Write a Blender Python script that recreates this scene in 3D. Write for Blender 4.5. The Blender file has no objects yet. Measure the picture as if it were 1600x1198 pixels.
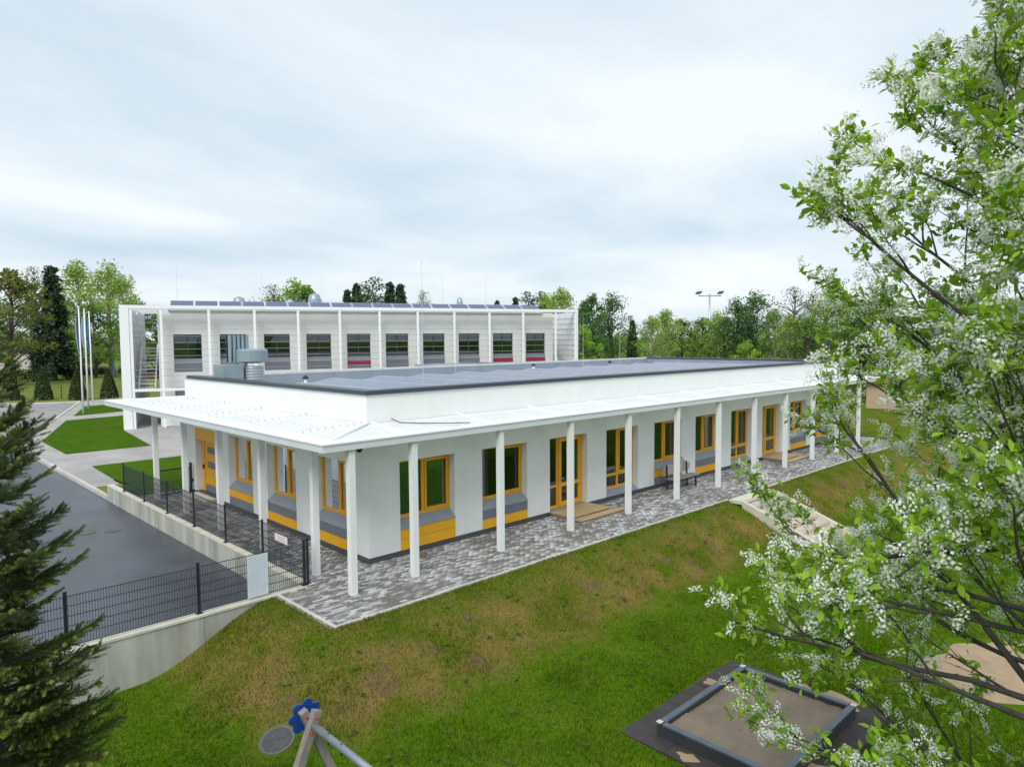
import bpy, math, random
import numpy as np
from mathutils import Vector, Matrix, Euler
R = math.radians
random.seed(7); rng = np.random.default_rng(7)
S = bpy.context.scene
COL = S.collection

# ------------------------------------------------------------------ camera
CAM = Vector((-9.9611, -15.7037, 5.8812)); YAW, PITCH, ROLL, FPX = 0.80036, -0.06322, -0.00722, 1098.65
d = Vector((math.cos(YAW)*math.cos(PITCH), math.sin(YAW)*math.cos(PITCH), math.sin(PITCH)))
r = Vector((math.sin(YAW), -math.cos(YAW), 0)); u = r.cross(d)
r2 = math.cos(ROLL)*r + math.sin(ROLL)*u; u2 = -math.sin(ROLL)*r + math.cos(ROLL)*u
cam = bpy.data.cameras.new('camera'); cam.sensor_fit = 'HORIZONTAL'; cam.sensor_width = 36
cam.lens = FPX*36/1600; cam.clip_start = 0.1; cam.clip_end = 6000
co = bpy.data.objects.new('camera', cam); COL.objects.link(co); S.camera = co
M = Matrix((r2, u2, -d)).transposed().to_4x4(); M.translation = CAM; co.matrix_world = M

# ------------------------------------------------------------------ world, sun, exposure
SUN_AZ, SUN_EL = math.atan2(-0.55, -0.83), R(48)       # direction towards the (veiled) sun
W = bpy.data.worlds.new('World'); S.world = W; W.use_nodes = True
nt = W.node_tree; N = nt.nodes; Lk = nt.links
bg = N['Background']; bg.inputs[1].default_value = 1.0
sky = N.new('ShaderNodeTexSky'); sky.sky_type = 'NISHITA'; sky.sun_disc = False
sky.sun_elevation = SUN_EL; sky.sun_rotation = math.pi/2 - SUN_AZ
sky.dust_density = 2.0
sc = N.new('ShaderNodeVectorMath'); sc.operation = 'SCALE'; sc.inputs['Scale'].default_value = 0.085
Lk.new(sky.outputs[0], sc.inputs[0])
tc = N.new('ShaderNodeTexCoord'); sep = N.new('ShaderNodeSeparateXYZ'); Lk.new(tc.outputs['Generated'], sep.inputs[0])
# project the view direction on a flat cloud layer so that the clouds get long and thin towards the horizon
mz = N.new('ShaderNodeMath'); mz.operation = 'MAXIMUM'; mz.inputs[1].default_value = 0.0; Lk.new(sep.outputs[2], mz.inputs[0])
az = N.new('ShaderNodeMath'); az.inputs[1].default_value = 0.16; Lk.new(mz.outputs[0], az.inputs[0])
dx = N.new('ShaderNodeMath'); dx.operation = 'DIVIDE'; Lk.new(sep.outputs[0], dx.inputs[0]); Lk.new(az.outputs[0], dx.inputs[1])
dy = N.new('ShaderNodeMath'); dy.operation = 'DIVIDE'; Lk.new(sep.outputs[1], dy.inputs[0]); Lk.new(az.outputs[0], dy.inputs[1])
cmb = N.new('ShaderNodeCombineXYZ'); Lk.new(dx.outputs[0], cmb.inputs[0]); Lk.new(dy.outputs[0], cmb.inputs[1])
rotm = N.new('ShaderNodeMapping'); rotm.inputs['Rotation'].default_value = (0, 0, R(-50)); rotm.inputs['Scale'].default_value = (0.7, 1.1, 1)
Lk.new(cmb.outputs[0], rotm.inputs[0])
n1 = N.new('ShaderNodeTexNoise'); n1.inputs['Scale'].default_value = 0.85; n1.inputs['Detail'].default_value = 7; n1.inputs['Roughness'].default_value = 0.5
n1.inputs['Distortion'].default_value = 0.35
Lk.new(rotm.outputs[0], n1.inputs['Vector'])
cr = N.new('ShaderNodeValToRGB'); cr.color_ramp.elements[0].position = 0.33; cr.color_ramp.elements[1].position = 0.64
cr.color_ramp.elements[0].color = (0.365, 0.455, 0.525, 1); cr.color_ramp.elements[1].color = (0.57, 0.605, 0.63, 1)
Lk.new(n1.outputs[0], cr.inputs[0])
mx = N.new('ShaderNodeMix'); mx.data_type = 'RGBA'; mx.inputs[0].default_value = 0.93
Lk.new(sc.outputs[0], mx.inputs[6]); Lk.new(cr.outputs[0], mx.inputs[7]); Lk.new(mx.outputs[2], bg.inputs[0])
sl = bpy.data.lights.new('sun', 'SUN'); sl.energy = 1.5; sl.angle = R(28); sl.color = (1, 0.97, 0.92)
so = bpy.data.objects.new('sun', sl); COL.objects.link(so)
sd = Vector((math.cos(SUN_AZ)*math.cos(SUN_EL), math.sin(SUN_AZ)*math.cos(SUN_EL), math.sin(SUN_EL)))
so.rotation_euler = sd.to_track_quat('Z', 'Y').to_euler(); so.location = (-30, -20, 40)
S.view_settings.view_transform = 'Standard'; S.view_settings.look = 'None'; S.view_settings.gamma = 1
S.view_settings.exposure = 0.76
S.render.engine = 'CYCLES'; S.cycles.transparent_max_bounces = 16; S.cycles.max_bounces = 8

# ------------------------------------------------------------------ helpers
class MB:
    def __init__(s): s.v = []; s.f = []; s.m = []
    def add(s, vs, fs, mi=0):
        o = len(s.v); s.v += [tuple(p) for p in vs]; s.f += [tuple(i+o for i in f) for f in fs]; s.m += [mi]*len(fs); return s
    def box(s, x0, x1, y0, y1, z0, z1, mi=0):
        return s.add([(x0,y0,z0),(x1,y0,z0),(x1,y1,z0),(x0,y1,z0),(x0,y0,z1),(x1,y0,z1),(x1,y1,z1),(x0,y1,z1)],
                     [(0,3,2,1),(4,5,6,7),(0,1,5,4),(1,2,6,5),(2,3,7,6),(3,0,4,7)], mi)
    def bar(s, a, b, w, h=None, mi=0, up=(0,0,1)):
        a = Vector(a); b = Vector(b); h = h or w; t = (b-a).normalized(); up = Vector(up)
        if abs(t.dot(up)) > .99: up = Vector((1,0,0))
        sx = t.cross(up).normalized()*w/2; sy = sx.cross(t).normalized()*h/2
        vs = [p+i*sx+j*sy for p in (a,b) for i,j in ((-1,-1),(1,-1),(1,1),(-1,1))]
        return s.add(vs, [(0,1,2,3),(7,6,5,4),(0,4,5,1),(1,5,6,2),(2,6,7,3),(3,7,4,0)], mi)
    def tube(s, pts, rad, n=8, mi=0, cap=True):
        pts = [Vector(p) for p in pts]; k = len(pts)
        if not hasattr(rad, '__len__'): rad = [rad]*k
        vs = []; prev = None
        for i, p in enumerate(pts):
            t = (pts[min(i+1,k-1)]-pts[max(i-1,0)]).normalized()
            if prev is None:
                prev = t.cross(Vector((0,0,1)) if abs(t.z) < .9 else Vector((1,0,0))).normalized()
            a = (prev - t*prev.dot(t)).normalized(); b = t.cross(a); prev = a
            for j in range(n):
                q = 2*math.pi*j/n; vs.append(p + float(rad[i])*(math.cos(q)*a + math.sin(q)*b))
        fs = [(i*n+j, i*n+(j+1)%n, (i+1)*n+(j+1)%n, (i+1)*n+j) for i in range(k-1) for j in range(n)]
        if cap: fs += [tuple(range(n-1,-1,-1)), tuple(range((k-1)*n, k*n))]
        return s.add(vs, fs, mi)
    def prism(s, poly, z0, z1, mi=0):
        n = len(poly); vs = [(x,y,z0) for x,y in poly] + [(x,y,z1) for x,y in poly]
        return s.add(vs, [tuple(range(n-1,-1,-1)), tuple(range(n,2*n))] + [(i,(i+1)%n,n+(i+1)%n,n+i) for i in range(n)], mi)
    def mesh(s, name, mats, smooth=False):
        me = bpy.data.meshes.new(name); me.from_pydata(s.v, [], s.f)
        for m in (mats if isinstance(mats, (list,tuple)) else [mats]): me.materials.append(m)
        if any(s.m): me.polygons.foreach_set('material_index', s.m)
        if smooth: me.polygons.foreach_set('use_smooth', [True]*len(s.f))
        me.update(); return me
    def build(s, name, mats, parent=None, smooth=False, loc=None, rot=None):
        return link(name, s.mesh(name, mats, smooth), parent, loc, rot)
def link(name, me, parent=None, loc=None, rot=None, scale=None):
    o = bpy.data.objects.new(name, me); COL.objects.link(o)
    if parent: o.parent = parent
    if loc is not None: o.location = loc
    if rot is not None: o.rotation_euler = rot
    if scale is not None: o.scale = scale
    return o
def tag(o, label, cat, group=None, kind=None):
    o['label'] = label; o['category'] = cat
    if group: o['group'] = group
    if kind: o['kind'] = kind
    return o
def empty(name, loc=(0,0,0), rz=0): return link(name, None, None, loc, (0,0,rz))
def struct(o): o['kind'] = 'structure'; return o
def npmesh(name, V, F, mat, per=3, smooth=False):
    me = bpy.data.meshes.new(name); nf = len(F)
    me.vertices.add(len(V)); me.vertices.foreach_set('co', np.asarray(V, np.float32).ravel())
    me.loops.add(nf*per); me.loops.foreach_set('vertex_index', np.asarray(F, np.int32).ravel())
    me.polygons.add(nf); me.polygons.foreach_set('loop_start', np.arange(0, nf*per, per, dtype=np.int32))
    me.polygons.foreach_set('loop_total', np.full(nf, per, np.int32))
    for m in (mat if isinstance(mat, (list,tuple)) else [mat]): me.materials.append(m)
    me.update(calc_edges=True); return me

def mat(name, col, rough=.6, var=.12, scale=3, bump=0, bscale=60, metal=0, spec=.5, col2=None, detail=4, stretch=None, trans=0, coords='Object', isl=0):
    m = bpy.data.materials.new(name); m.use_nodes = True; t = m.node_tree; n = t.nodes; l = t.links
    b = n['Principled BSDF']; b.inputs['Roughness'].default_value = rough; b.inputs['Metallic'].default_value = metal
    b.inputs['Specular IOR Level'].default_value = spec
    if coords == 'World':
        g = n.new('ShaderNodeNewGeometry'); src = g.outputs['Position']
    else:
        g = n.new('ShaderNodeTexCoord'); src = g.outputs['Object']
    if stretch:
        mp = n.new('ShaderNodeMapping'); mp.inputs['Scale'].default_value = stretch; l.new(src, mp.inputs[0]); src = mp.outputs[0]
    ns = n.new('ShaderNodeTexNoise'); ns.inputs['Scale'].default_value = scale; ns.inputs['Detail'].default_value = detail; ns.inputs['Roughness'].default_value = .6
    l.new(src, ns.inputs['Vector'])
    rp = n.new('ShaderNodeMapRange'); rp.inputs[1].default_value = .3; rp.inputs[2].default_value = .7; l.new(ns.outputs[0], rp.inputs[0])
    mixn = n.new('ShaderNodeMix'); mixn.data_type = 'RGBA'
    c = Vector(col[:3])
    a2 = Vector(col2) if col2 else c*(1-var)
    mixn.inputs[6].default_value = (*(a2), 1); mixn.inputs[7].default_value = (*(c if col2 else c*(1+var*.6)), 1)
    l.new(rp.outputs[0], mixn.inputs[0]); out = mixn.outputs[2]
    if isl:
        ge = n.new('ShaderNodeNewGeometry'); oi = n.new('ShaderNodeObjectInfo')
        ad = n.new('ShaderNodeMath'); l.new(ge.outputs['Random Per Island'], ad.inputs[0]); l.new(oi.outputs['Random'], ad.inputs[1])
        fr = n.new('ShaderNodeMath'); fr.operation = 'FRACT'; l.new(ad.outputs[0], fr.inputs[0])
        mr = n.new('ShaderNodeMapRange'); mr.inputs[3].default_value = 1-isl; mr.inputs[4].default_value = 1+isl; l.new(fr.outputs[0], mr.inputs[0])
        vs = n.new('ShaderNodeVectorMath'); vs.operation = 'SCALE'; l.new(out, vs.inputs[0]); l.new(mr.outputs[0], vs.inputs['Scale']); out = vs.outputs[0]
    l.new(out, b.inputs['Base Color'])
    if bump:
        nb = n.new('ShaderNodeTexNoise'); nb.inputs['Scale'].default_value = bscale; nb.inputs['Detail'].default_value = 3; l.new(src, nb.inputs['Vector'])
        bp = n.new('ShaderNodeBump'); bp.inputs['Strength'].default_value = bump; bp.inputs['Distance'].default_value = .01
        l.new(nb.outputs[0], bp.inputs['Height']); l.new(bp.outputs[0], b.inputs['Normal'])
    if trans:
        tr = n.new('ShaderNodeBsdfTranslucent'); ms = n.new('ShaderNodeMixShader'); ms.inputs[0].default_value = trans
        l.new(out, tr.inputs[0]); l.new(b.outputs[0], ms.inputs[1]); l.new(tr.outputs[0], ms.inputs[2]); l.new(ms.outputs[0], n['Material Output'].inputs[0])
    return m
def glass(name, tint, refl_rough=.02, ior=1.52):
    m = bpy.data.materials.new(name); m.use_nodes = True; t = m.node_tree; n = t.nodes; l = t.links; n.remove(n['Principled BSDF'])
    tr = n.new('ShaderNodeBsdfTransparent'); tr.inputs[0].default_value = (*tint, 1)
    gl = n.new('ShaderNodeBsdfGlossy'); gl.inputs['Roughness'].default_value = refl_rough; gl.inputs[0].default_value = (.95,.97,1,1)
    fr = n.new('ShaderNodeFresnel'); fr.inputs[0].default_value = ior
    k = n.new('ShaderNodeMath'); k.operation = 'MULTIPLY_ADD'; k.inputs[1].default_value = 1.7; k.inputs[2].default_value = .02; l.new(fr.outputs[0], k.inputs[0])
    ms = n.new('ShaderNodeMixShader'); l.new(k.outputs[0], ms.inputs[0]); l.new(tr.outputs[0], ms.inputs[1]); l.new(gl.outputs[0], ms.inputs[2])
    l.new(ms.outputs[0], n['Material Output'].inputs[0]); return m

M_white = mat('white_plaster', (.80,.815,.80), .75, .035, .8, .12, 180)
def weather(m, zlo=.1, zhi=.75, amt=.22):
    t = m.node_tree; n = t.nodes; l = t.links; b = n['Principled BSDF']; src = b.inputs['Base Color'].links[0].from_socket
    g = n.new('ShaderNodeNewGeometry'); mp = n.new('ShaderNodeMapping'); mp.inputs['Scale'].default_value = (2.5,2.5,.18); l.new(g.outputs['Position'], mp.inputs[0])
    ns = n.new('ShaderNodeTexNoise'); ns.inputs['Scale'].default_value = 1.6; ns.inputs['Detail'].default_value = 7; ns.inputs['Roughness'].default_value = .65; l.new(mp.outputs[0], ns.inputs['Vector'])
    a = n.new('ShaderNodeMapRange'); a.inputs[1].default_value = .48; a.inputs[2].default_value = .78; a.inputs[4].default_value = .09; l.new(ns.outputs[0], a.inputs[0])
    sp = n.new('ShaderNodeSeparateXYZ'); l.new(g.outputs['Position'], sp.inputs[0])
    z = n.new('ShaderNodeMapRange'); z.inputs[1].default_value = zhi; z.inputs[2].default_value = zlo; z.inputs[4].default_value = amt; l.new(sp.outputs[2], z.inputs[0])
    n2 = n.new('ShaderNodeTexNoise'); n2.inputs['Scale'].default_value = 5; n2.inputs['Detail'].default_value = 6; l.new(g.outputs['Position'], n2.inputs['Vector'])
    mu = n.new('ShaderNodeMath'); mu.operation = 'MULTIPLY'; l.new(z.outputs[0], mu.inputs[0]); l.new(n2.outputs[0], mu.inputs[1])
    ad = n.new('ShaderNodeMath'); l.new(a.outputs[0], ad.inputs[0]); l.new(mu.outputs[0], ad.inputs[1])
    mx_ = n.new('ShaderNodeMix'); mx_.data_type = 'RGBA'; l.new(ad.outputs[0], mx_.inputs[0]); l.new(src, mx_.inputs[6]); mx_.inputs[7].default_value = (.48,.46,.41,1); l.new(mx_.outputs[2], b.inputs['Base Color'])
weather(M_white)
M_wmetal = mat('white_metal', (.84,.855,.87), .4, .03, 2)
M_col = mat('white_column_paint', (.78,.80,.80), .5, .04, 2)
weather(M_col, .0, .5, .35)
M_fascia = mat('fascia_metal', (.66,.70,.74), .35, .05, 1.5)
M_slat = mat('canopy_slat', (.78,.80,.80), .45, .06, 1.2, isl=.04)
M_plinth = mat('dark_plinth', (.085,.085,.095), .7, .15, 4, .1, 90)
M_cap = mat('dark_parapet_metal', (.045,.06,.085), .4, .1, 2)
M_inner = mat('grey_parapet_sheet', (.25,.29,.35), .5, .12, 1.2, stretch=(1,1,.2))
M_roof = mat('light_roof_membrane', (.48,.49,.49), .8, .12, .6)
M_yellow = mat('yellow_frame', (.80,.40,.015), .45, .06, 3)
M_ypanel = mat('yellow_panel', (.82,.41,.012), .5, .05, 1.5)
M_gpanel = mat('grey_panel', (.17,.185,.215), .5, .07, 1.5)
M_sill = mat('grey_sill_metal', (.27,.29,.34), .35, .06, 2)
M_glass = glass('window_glass', (.72,.80,.74))
M_dark = mat('dark_interior', (.10,.10,.10), .8, .3, .7)
M_floor = mat('interior_floor', (.16,.13,.10), .5, .2, 1)
M_curt = [mat('curtain_green', (.30,.42,.24), .9, .12, 2, trans=.2), mat('curtain_grey', (.33,.33,.37), .9, .15, 2, trans=.2), mat('curtain_dark', (.10,.11,.13), .9, .2, 2)]
M_black = mat('black_metal', (.018,.022,.03), .45, .15, 5)
M_wire = mat('fence_wire', (.025,.035,.05), .45, .1, 5)
M_conc = mat('concrete', (.50,.51,.47), .85, .22, 1.6, .2, 40, stretch=(1,1,.16), col2=(.25,.25,.205), detail=6)
M_conc2 = mat('concrete_coping', (.60,.57,.47), .85, .15, 2.5, .2, 50)
M_kerb = mat('kerb_concrete', (.52,.50,.46), .85, .15, 5, .2, 60, isl=.08)
M_wood = mat('new_wood', (.47,.33,.18), .7, .18, 4, .1, 40, stretch=(.3,3,3), isl=.08)
M_oldwood = mat('weathered_wood', (.25,.225,.20), .8, .3, 6, .2, 40, stretch=(3,3,.4))
M_steel = mat('galvanised_steel', (.42,.47,.52), .38, .12, 3, metal=.6)
M_hvac = mat('ventilation_sheet', (.30,.38,.42), .4, .1, 2, metal=.35)
M_solar = mat('solar_cell', (.075,.10,.18), .16, .12, 1.5, spec=.9)
M_alu = mat('aluminium_edge', (.66,.68,.70), .35, .05, 3, metal=.3)
M_asph = mat('asphalt', (.058,.066,.084), .30, .38, .5, .25, 160, coords='World')
M_rubber = mat('rubber_mat', (.05,.042,.04), .9, .3, 4, .2, 60)
M_sand = mat('sand', (.36,.26,.16), .95, .18, 2.5, .3, 80, coords='World')
M_dsand = mat('damp_sand', (.21,.165,.12), .95, .22, 1.6, .3, 90, coords='World')
M_sbox = mat('sandbox_board', (.035,.04,.045), .55, .2, 3)
M_sboxtop = mat('sandbox_rim', (.085,.105,.13), .45, .2, 3)
M_blue = mat('blue_plastic', (.012,.05,.27), .35, .1, 3)
M_red = mat('red_cap', (.42,.04,.03), .4, .1, 3)
M_bark = mat('bark', (.085,.07,.06), .9, .35, 14, .5, 40, stretch=(1,1,.4))
M_bbark = mat('birch_bark', (.42,.40,.37), .8, .5, 5, stretch=(1,1,2.5))

def brickmat(name, c1, c2, mortar, bw, bh, rot=0, rough=.85):
    m = bpy.data.materials.new(name); m.use_nodes = True; t = m.node_tree; n = t.nodes; l = t.links; b = n['Principled BSDF']
    g = n.new('ShaderNodeNewGeometry'); mp = n.new('ShaderNodeMapping'); mp.inputs['Rotation'].default_value = (0,0,rot); l.new(g.outputs['Position'], mp.inputs[0])
    br = n.new('ShaderNodeTexBrick'); br.inputs['Scale'].default_value = 1; br.inputs['Brick Width'].default_value = bw; br.inputs['Row Height'].default_value = bh
    br.inputs['Mortar Size'].default_value = bh*.07; br.inputs['Color1'].default_value = (*c1,1); br.inputs['Color2'].default_value = (*c2,1); br.inputs['Mortar'].default_value = (*mortar,1)
    l.new(mp.outputs[0], br.inputs[0])
    ns = n.new('ShaderNodeTexNoise'); ns.inputs['Scale'].default_value = .5; ns.inputs['Detail'].default_value = 6; l.new(g.outputs['Position'], ns.inputs['Vector'])
    mr = n.new('ShaderNodeMapRange'); mr.inputs[1].default_value = .3; mr.inputs[2].default_value = .7; mr.inputs[3].default_value = .8; mr.inputs[4].default_value = 1.15; l.new(ns.outputs[0], mr.inputs[0])
    v = n.new('ShaderNodeVectorMath'); v.operation = 'SCALE'; l.new(br.outputs[0], v.inputs[0]); l.new(mr.outputs[0], v.inputs['Scale'])
    l.new(v.outputs[0], b.inputs['Base Color']); b.inputs['Roughness'].default_value = rough
    return m
M_path = brickmat('paver_path', (.42,.40,.385), (.36,.345,.335), (.22,.21,.20), .2, .1)
M_park = brickmat('parking_pavers', (.33,.315,.31), (.27,.26,.26), (.10,.10,.10), 2.4, .62)

def grassmat(name, blade=False, dry=1.0, base=((.032,.084,.003),(.070,.132,.006))):
    m = bpy.data.materials.new(name); m.use_nodes = True; t = m.node_tree; n = t.nodes; l = t.links; b = n['Principled BSDF']
    b.inputs['Roughness'].default_value = .8; b.inputs['Specular IOR Level'].default_value = 0
    g = n.new('ShaderNodeNewGeometry')
    def noise(s, det=4):
        x = n.new('ShaderNodeTexNoise'); x.inputs['Scale'].default_value = s; x.inputs['Detail'].default_value = det; x.inputs['Roughness'].default_value = .62; l.new(g.outputs['Position'], x.inputs['Vector']); return x.outputs[0]
    def mr(v, a, bb, c=0, dd=1):
        x = n.new('ShaderNodeMapRange'); x.inputs[1].default_value = a; x.inputs[2].default_value = bb; x.inputs[3].default_value = c; x.inputs[4].default_value = dd; l.new(v, x.inputs[0]); return x.outputs[0]
    def mix(f, a, bb):
        x = n.new('ShaderNodeMix'); x.data_type = 'RGBA'; l.new(f, x.inputs[0])
        for i, q in ((6,a),(7,bb)):
            if isinstance(q, tuple): x.inputs[i].default_value = (*q,1)
            else: l.new(q, x.inputs[i])
        return x.outputs[2]
    c = mix(mr(noise(.9),.35,.65), base[0], base[1])
    c = mix(mr(noise(9,2),.3,.7,0,.6), c, tuple(v*1.35 for v in base[1]))
    if dry:
        sp = n.new('ShaderNodeSeparateXYZ'); l.new(g.outputs['Position'], sp.inputs[0])
        # the bank is dry and worn, the level lawn is not
        up = mr(sp.outputs[2], -1.08, -.82, 0, 1); dn = mr(sp.outputs[2], -.12, -.35, .45, 1)
        mm = n.new('ShaderNodeMath'); mm.operation = 'MULTIPLY'; l.new(up, mm.inputs[0]); l.new(dn, mm.inputs[1])
        bank = mr(mm.outputs[0], 0, 1, .10*dry, dry)
        s0 = n.new('ShaderNodeMath'); s0.operation = 'MULTIPLY'; l.new(mr(noise(3.5,6),.30,.60,.25,.85), s0.inputs[0]); l.new(mm.outputs[0], s0.inputs[1]); c = mix(s0.outputs[0], c, (.10,.105,.015))
        s1 = n.new('ShaderNodeMath'); s1.operation = 'MULTIPLY'; l.new(mr(noise(1.0,7),.40,.62), s1.inputs[0]); l.new(bank, s1.inputs[1])
        c = mix(s1.outputs[0], c, (.185,.14,.042))
        s2 = n.new('ShaderNodeMath'); s2.operation = 'MULTIPLY'; l.new(mr(noise(1.3,6),.56,.66), s2.inputs[0]); l.new(bank, s2.inputs[1])
        c = mix(s2.outputs[0], c, (.145,.108,.05))
    if blade:
        v = n.new('ShaderNodeVectorMath'); v.operation = 'SCALE'; l.new(c, v.inputs[0]); l.new(mr(g.outputs['Random Per Island'],0,1,.5,1.7), v.inputs['Scale']); c = v.outputs[0]
    l.new(c, b.inputs['Base Color'])
    return m
M_lawn = grassmat('lawn_soil_grass'); M_blade = grassmat('grass_blade', True)
M_lawn2 = grassmat('far_lawn', dry=0, base=((.032,.080,.005),(.058,.112,.010)))
M_field = grassmat('field_grass', dry=0, base=((.10,.135,.03),(.15,.17,.05)))
def leafmat(name, c, var=.35, trans=.45): c = tuple(min(.5,v*1.5) for v in c); return mat(name, c, .55, .25, 1.2, trans=trans, isl=var, spec=.3)

# ------------------------------------------------------------------ ground (one sheet to the horizon)
def sstep(t): t = np.clip(t,0,1); return t*t*(3-2*t)
def gz(X, Y):
    X = np.asarray(X, float); Y = np.asarray(Y, float)
    ddx = np.maximum(-2.75 - X, 0); ddy = np.maximum(-3.0 - Y, 0)
    dist = np.hypot(ddx, ddy)
    south = -.02 - 1.08*sstep(dist/3.1) - .14*sstep((dist-3)/8) + .012*np.sin(X*1.1)*np.sin(Y*.9)*sstep(dist/2)
    inpatio = (X > -2.7) & (Y > -2.95) & (X < 33.3) & (Y < 13.2)
    south = np.where(inpatio, -.16, south)
    bank = -.56 + .54*sstep((20.5-Y)/6.5)
    north = np.where((X > -1.85) & (Y > 13.2), bank, np.where(X < -1.85, np.where(Y < 38.2, -.75, -.56), south))
    north = np.where((X > 20) & (Y > 13.2), -.05, north)
    north = np.where((X > -1.85) & (Y <= 13.2) & ~inpatio & (X >= 33.3), -.03, north)
    south = np.where((X > 13.1) & (X < 16.1) & (Y < -3.05) & (Y > -6.7), south-.3, south)
    return np.where(Y > -.3, north, south)
def axis(a, b, fine, lo, hi, extra=()):
    pts = list(np.arange(a, b, fine)) + list(extra); x = a; s = fine
    while x > lo: s *= 1.35; x -= s; pts.append(x)
    x = b; s = fine; pts.append(b)
    while x < hi: s *= 1.35; x += s; pts.append(x)
    return np.array(sorted(pts))
gx = axis(-14, 22, .3, -2500, 2500, (-1.80,-1.95)); gy = axis(-18, 24, .3, -2500, 2500, (-.27,-.33,13.15,13.25))
GX, GY = np.meshgrid(gx, gy, indexing='ij'); GZ = gz(GX, GY)
V = np.stack([GX, GY, GZ], -1).reshape(-1,3); ny = len(gy)
I, J = np.meshgrid(np.arange(len(gx)-1), np.arange(ny-1), indexing='ij'); I = I.ravel(); J = J.ravel()
F = np.stack([I*ny+J, (I+1)*ny+J, (I+1)*ny+J+1, I*ny+J+1], -1)
gme = npmesh('ground', V, F, [M_lawn, M_field], 4, True)
cxm = V[F].mean(1); gme.polygons.foreach_set('material_index', ((cxm[:,1] > 16.6) | (np.abs(cxm[:,0]) > 60)).astype(np.int32))
gme.polygons.foreach_set('use_smooth', np.ones(len(F), bool))
struct(link('ground', gme))
MHX, MHY = -4.6, -4.12
v_ = d + r2*((433-800)/FPX) - u2*((1157-599)/FPX)
for k_ in range(2000):
    p_ = CAM + v_*(5+k_*.01)
    if p_.z < float(gz(p_.x,p_.y)): MHX, MHY = p_.x, p_.y; break
# blades of grass on the near lawn and bank
nb = 430000
bx = rng.uniform(-12, 24, nb*2); by = rng.uniform(-14.5, -.45, nb*2)
dc = np.hypot(bx-CAM.x, by-CAM.y); keep = (((bx < -2.8) | (by < -3.06))) & (rng.random(nb*2) < np.clip(14/dc, 0, 1)**1.3) & ~((bx > 13.2) & (bx < 16.1) & (by > -6.4)) \
    & ~((bx > -.18) & (bx < 3.84) & (by < -8.27) & (by > -11.53)) & (np.hypot(bx-MHX, by-MHY) > .33) & (np.hypot(bx-7.6, by+12.9) > 1.9)
bx = bx[keep][:nb]; by = by[keep][:nb]; k = len(bx); bz = gz(bx, by) - .005
ang = rng.uniform(0, 6.283, k); hh = rng.uniform(.025, .07, k) * (1 + .5*(np.sin(bx*2.1)*np.sin(by*1.7) > .4)); lean = rng.uniform(.0, .035, k); ww = rng.uniform(.005,.010,k); la = rng.uniform(0,6.283,k)
P0 = np.stack([bx-np.cos(ang)*ww, by-np.sin(ang)*ww, bz], -1); P1 = np.stack([bx+np.cos(ang)*ww, by+np.sin(ang)*ww, bz], -1)
P2 = np.stack([bx+np.cos(la)*lean, by+np.sin(la)*lean, bz+hh], -1)
gb = link('grass', npmesh('grass', np.stack([P0,P1,P2],1).reshape(-1,3), np.arange(3*k).reshape(-1,3), M_blade))
gb['kind'] = 'stuff'; gb['label'] = 'short green and dry brown grass on the lawn and bank'; gb['category'] = 'grass'
# small leafy weeds and daisies
wb = MB()
for i in range(260):
    x = random.uniform(-8, 14); y = random.uniform(-11,-3.2)
    if (-.3 < x < 4 and y < -8.2): continue
    z = float(gz(x,y))+.03
    for j in range(7):
        a = random.uniform(0,6.28); l = random.uniform(.03,.075)
        wb.add([(x,y,z-.02),(x+l*math.cos(a-.3),y+l*math.sin(a-.3),z+.02),(x+1.4*l*math.cos(a),y+1.4*l*math.sin(a),z+.01),(x+l*math.cos(a+.3),y+l*math.sin(a+.3),z+.02)],[(0,1,2,3)])
wo = wb.build('weeds', leafmat('weed_leaf', (.05,.13,.02))); wo['kind'] = 'stuff'; wo['label'] = 'scattered leafy weeds in the lawn'; wo['category'] = 'weeds'

# ------------------------------------------------------------------ road, pavement, far lawns
struct(MB().add([(-9.5,-.1,-.65),(-1.9,-.1,-.65),(-1.9,38.2,-.65),(-9.5,38.2,-.65)],[(0,1,2,3)]).build('road', M_asph))
rk = MB()
for i in range(22): rk.box(-1.98,-1.84, 16.62+i, 17.61+i, -.8, -.48)
struct(rk.build('road_kerb', M_kerb))
struct(MB().add([(-1.84,20.3,-.49),(16,20.3,-.49),(16,75,-.49),(9.1,70.2,-.49),(-1.3,38.4,-.49),(-1.84,38.2,-.49)],[(0,1,2,3,4,5)]).build('pavement', M_path))
struct(MB().add([(-1.84,16.62,-.5),(-.95,16.62,-.5),(-.6,25,-.486),(-1.84,25,-.486)],[(0,1,2,3)]).build('footway', M_path))
struct(MB().add([(-30,38.25,-.50),(-1.35,38.25,-.50),(8.9,69.8,-.50),(3.2,75.6,-.50),(-30,78,-.50)],[(0,1,2,3,4)]).build('parking_area', M_park))
struct(MB().bar((-1.3,38.3,-.47),(9.0,69.9,-.47),.16,.1).build('parking_kerb', M_conc2))
struct(MB().bar((9.0,69.95,-.45),(-30,78.2,-.45),.25,.16).build('back_kerb', M_conc2))
for poly in ([(-.55,30.5),(3.94,30.5),(5.0,39.9),(8.5,51.1),(3.6,50.3),(-.4,37.6)], [(4.95,54),(9.57,55.4),(9.8,64),(8.0,63.6)]):
    struct(MB().prism(poly, -.6, -.455).build('lawn_bed', M_lawn2))
V2 = []; F2 = []
for j in range(13):
    y = 13.25 + j*(25-13.25)/12; z = float(-.485+.5*sstep((20.5-y)/6.5)) + .02
    x0 = -1.7 if y < 16.7 else -.93 + .38*(y-16.7)/8.3
    V2 += [(x0,y,z),(9.5,y,z)]
F2 = [(2*j,2*j+1,2*j+3,2*j+2) for j in range(12)]
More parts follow.
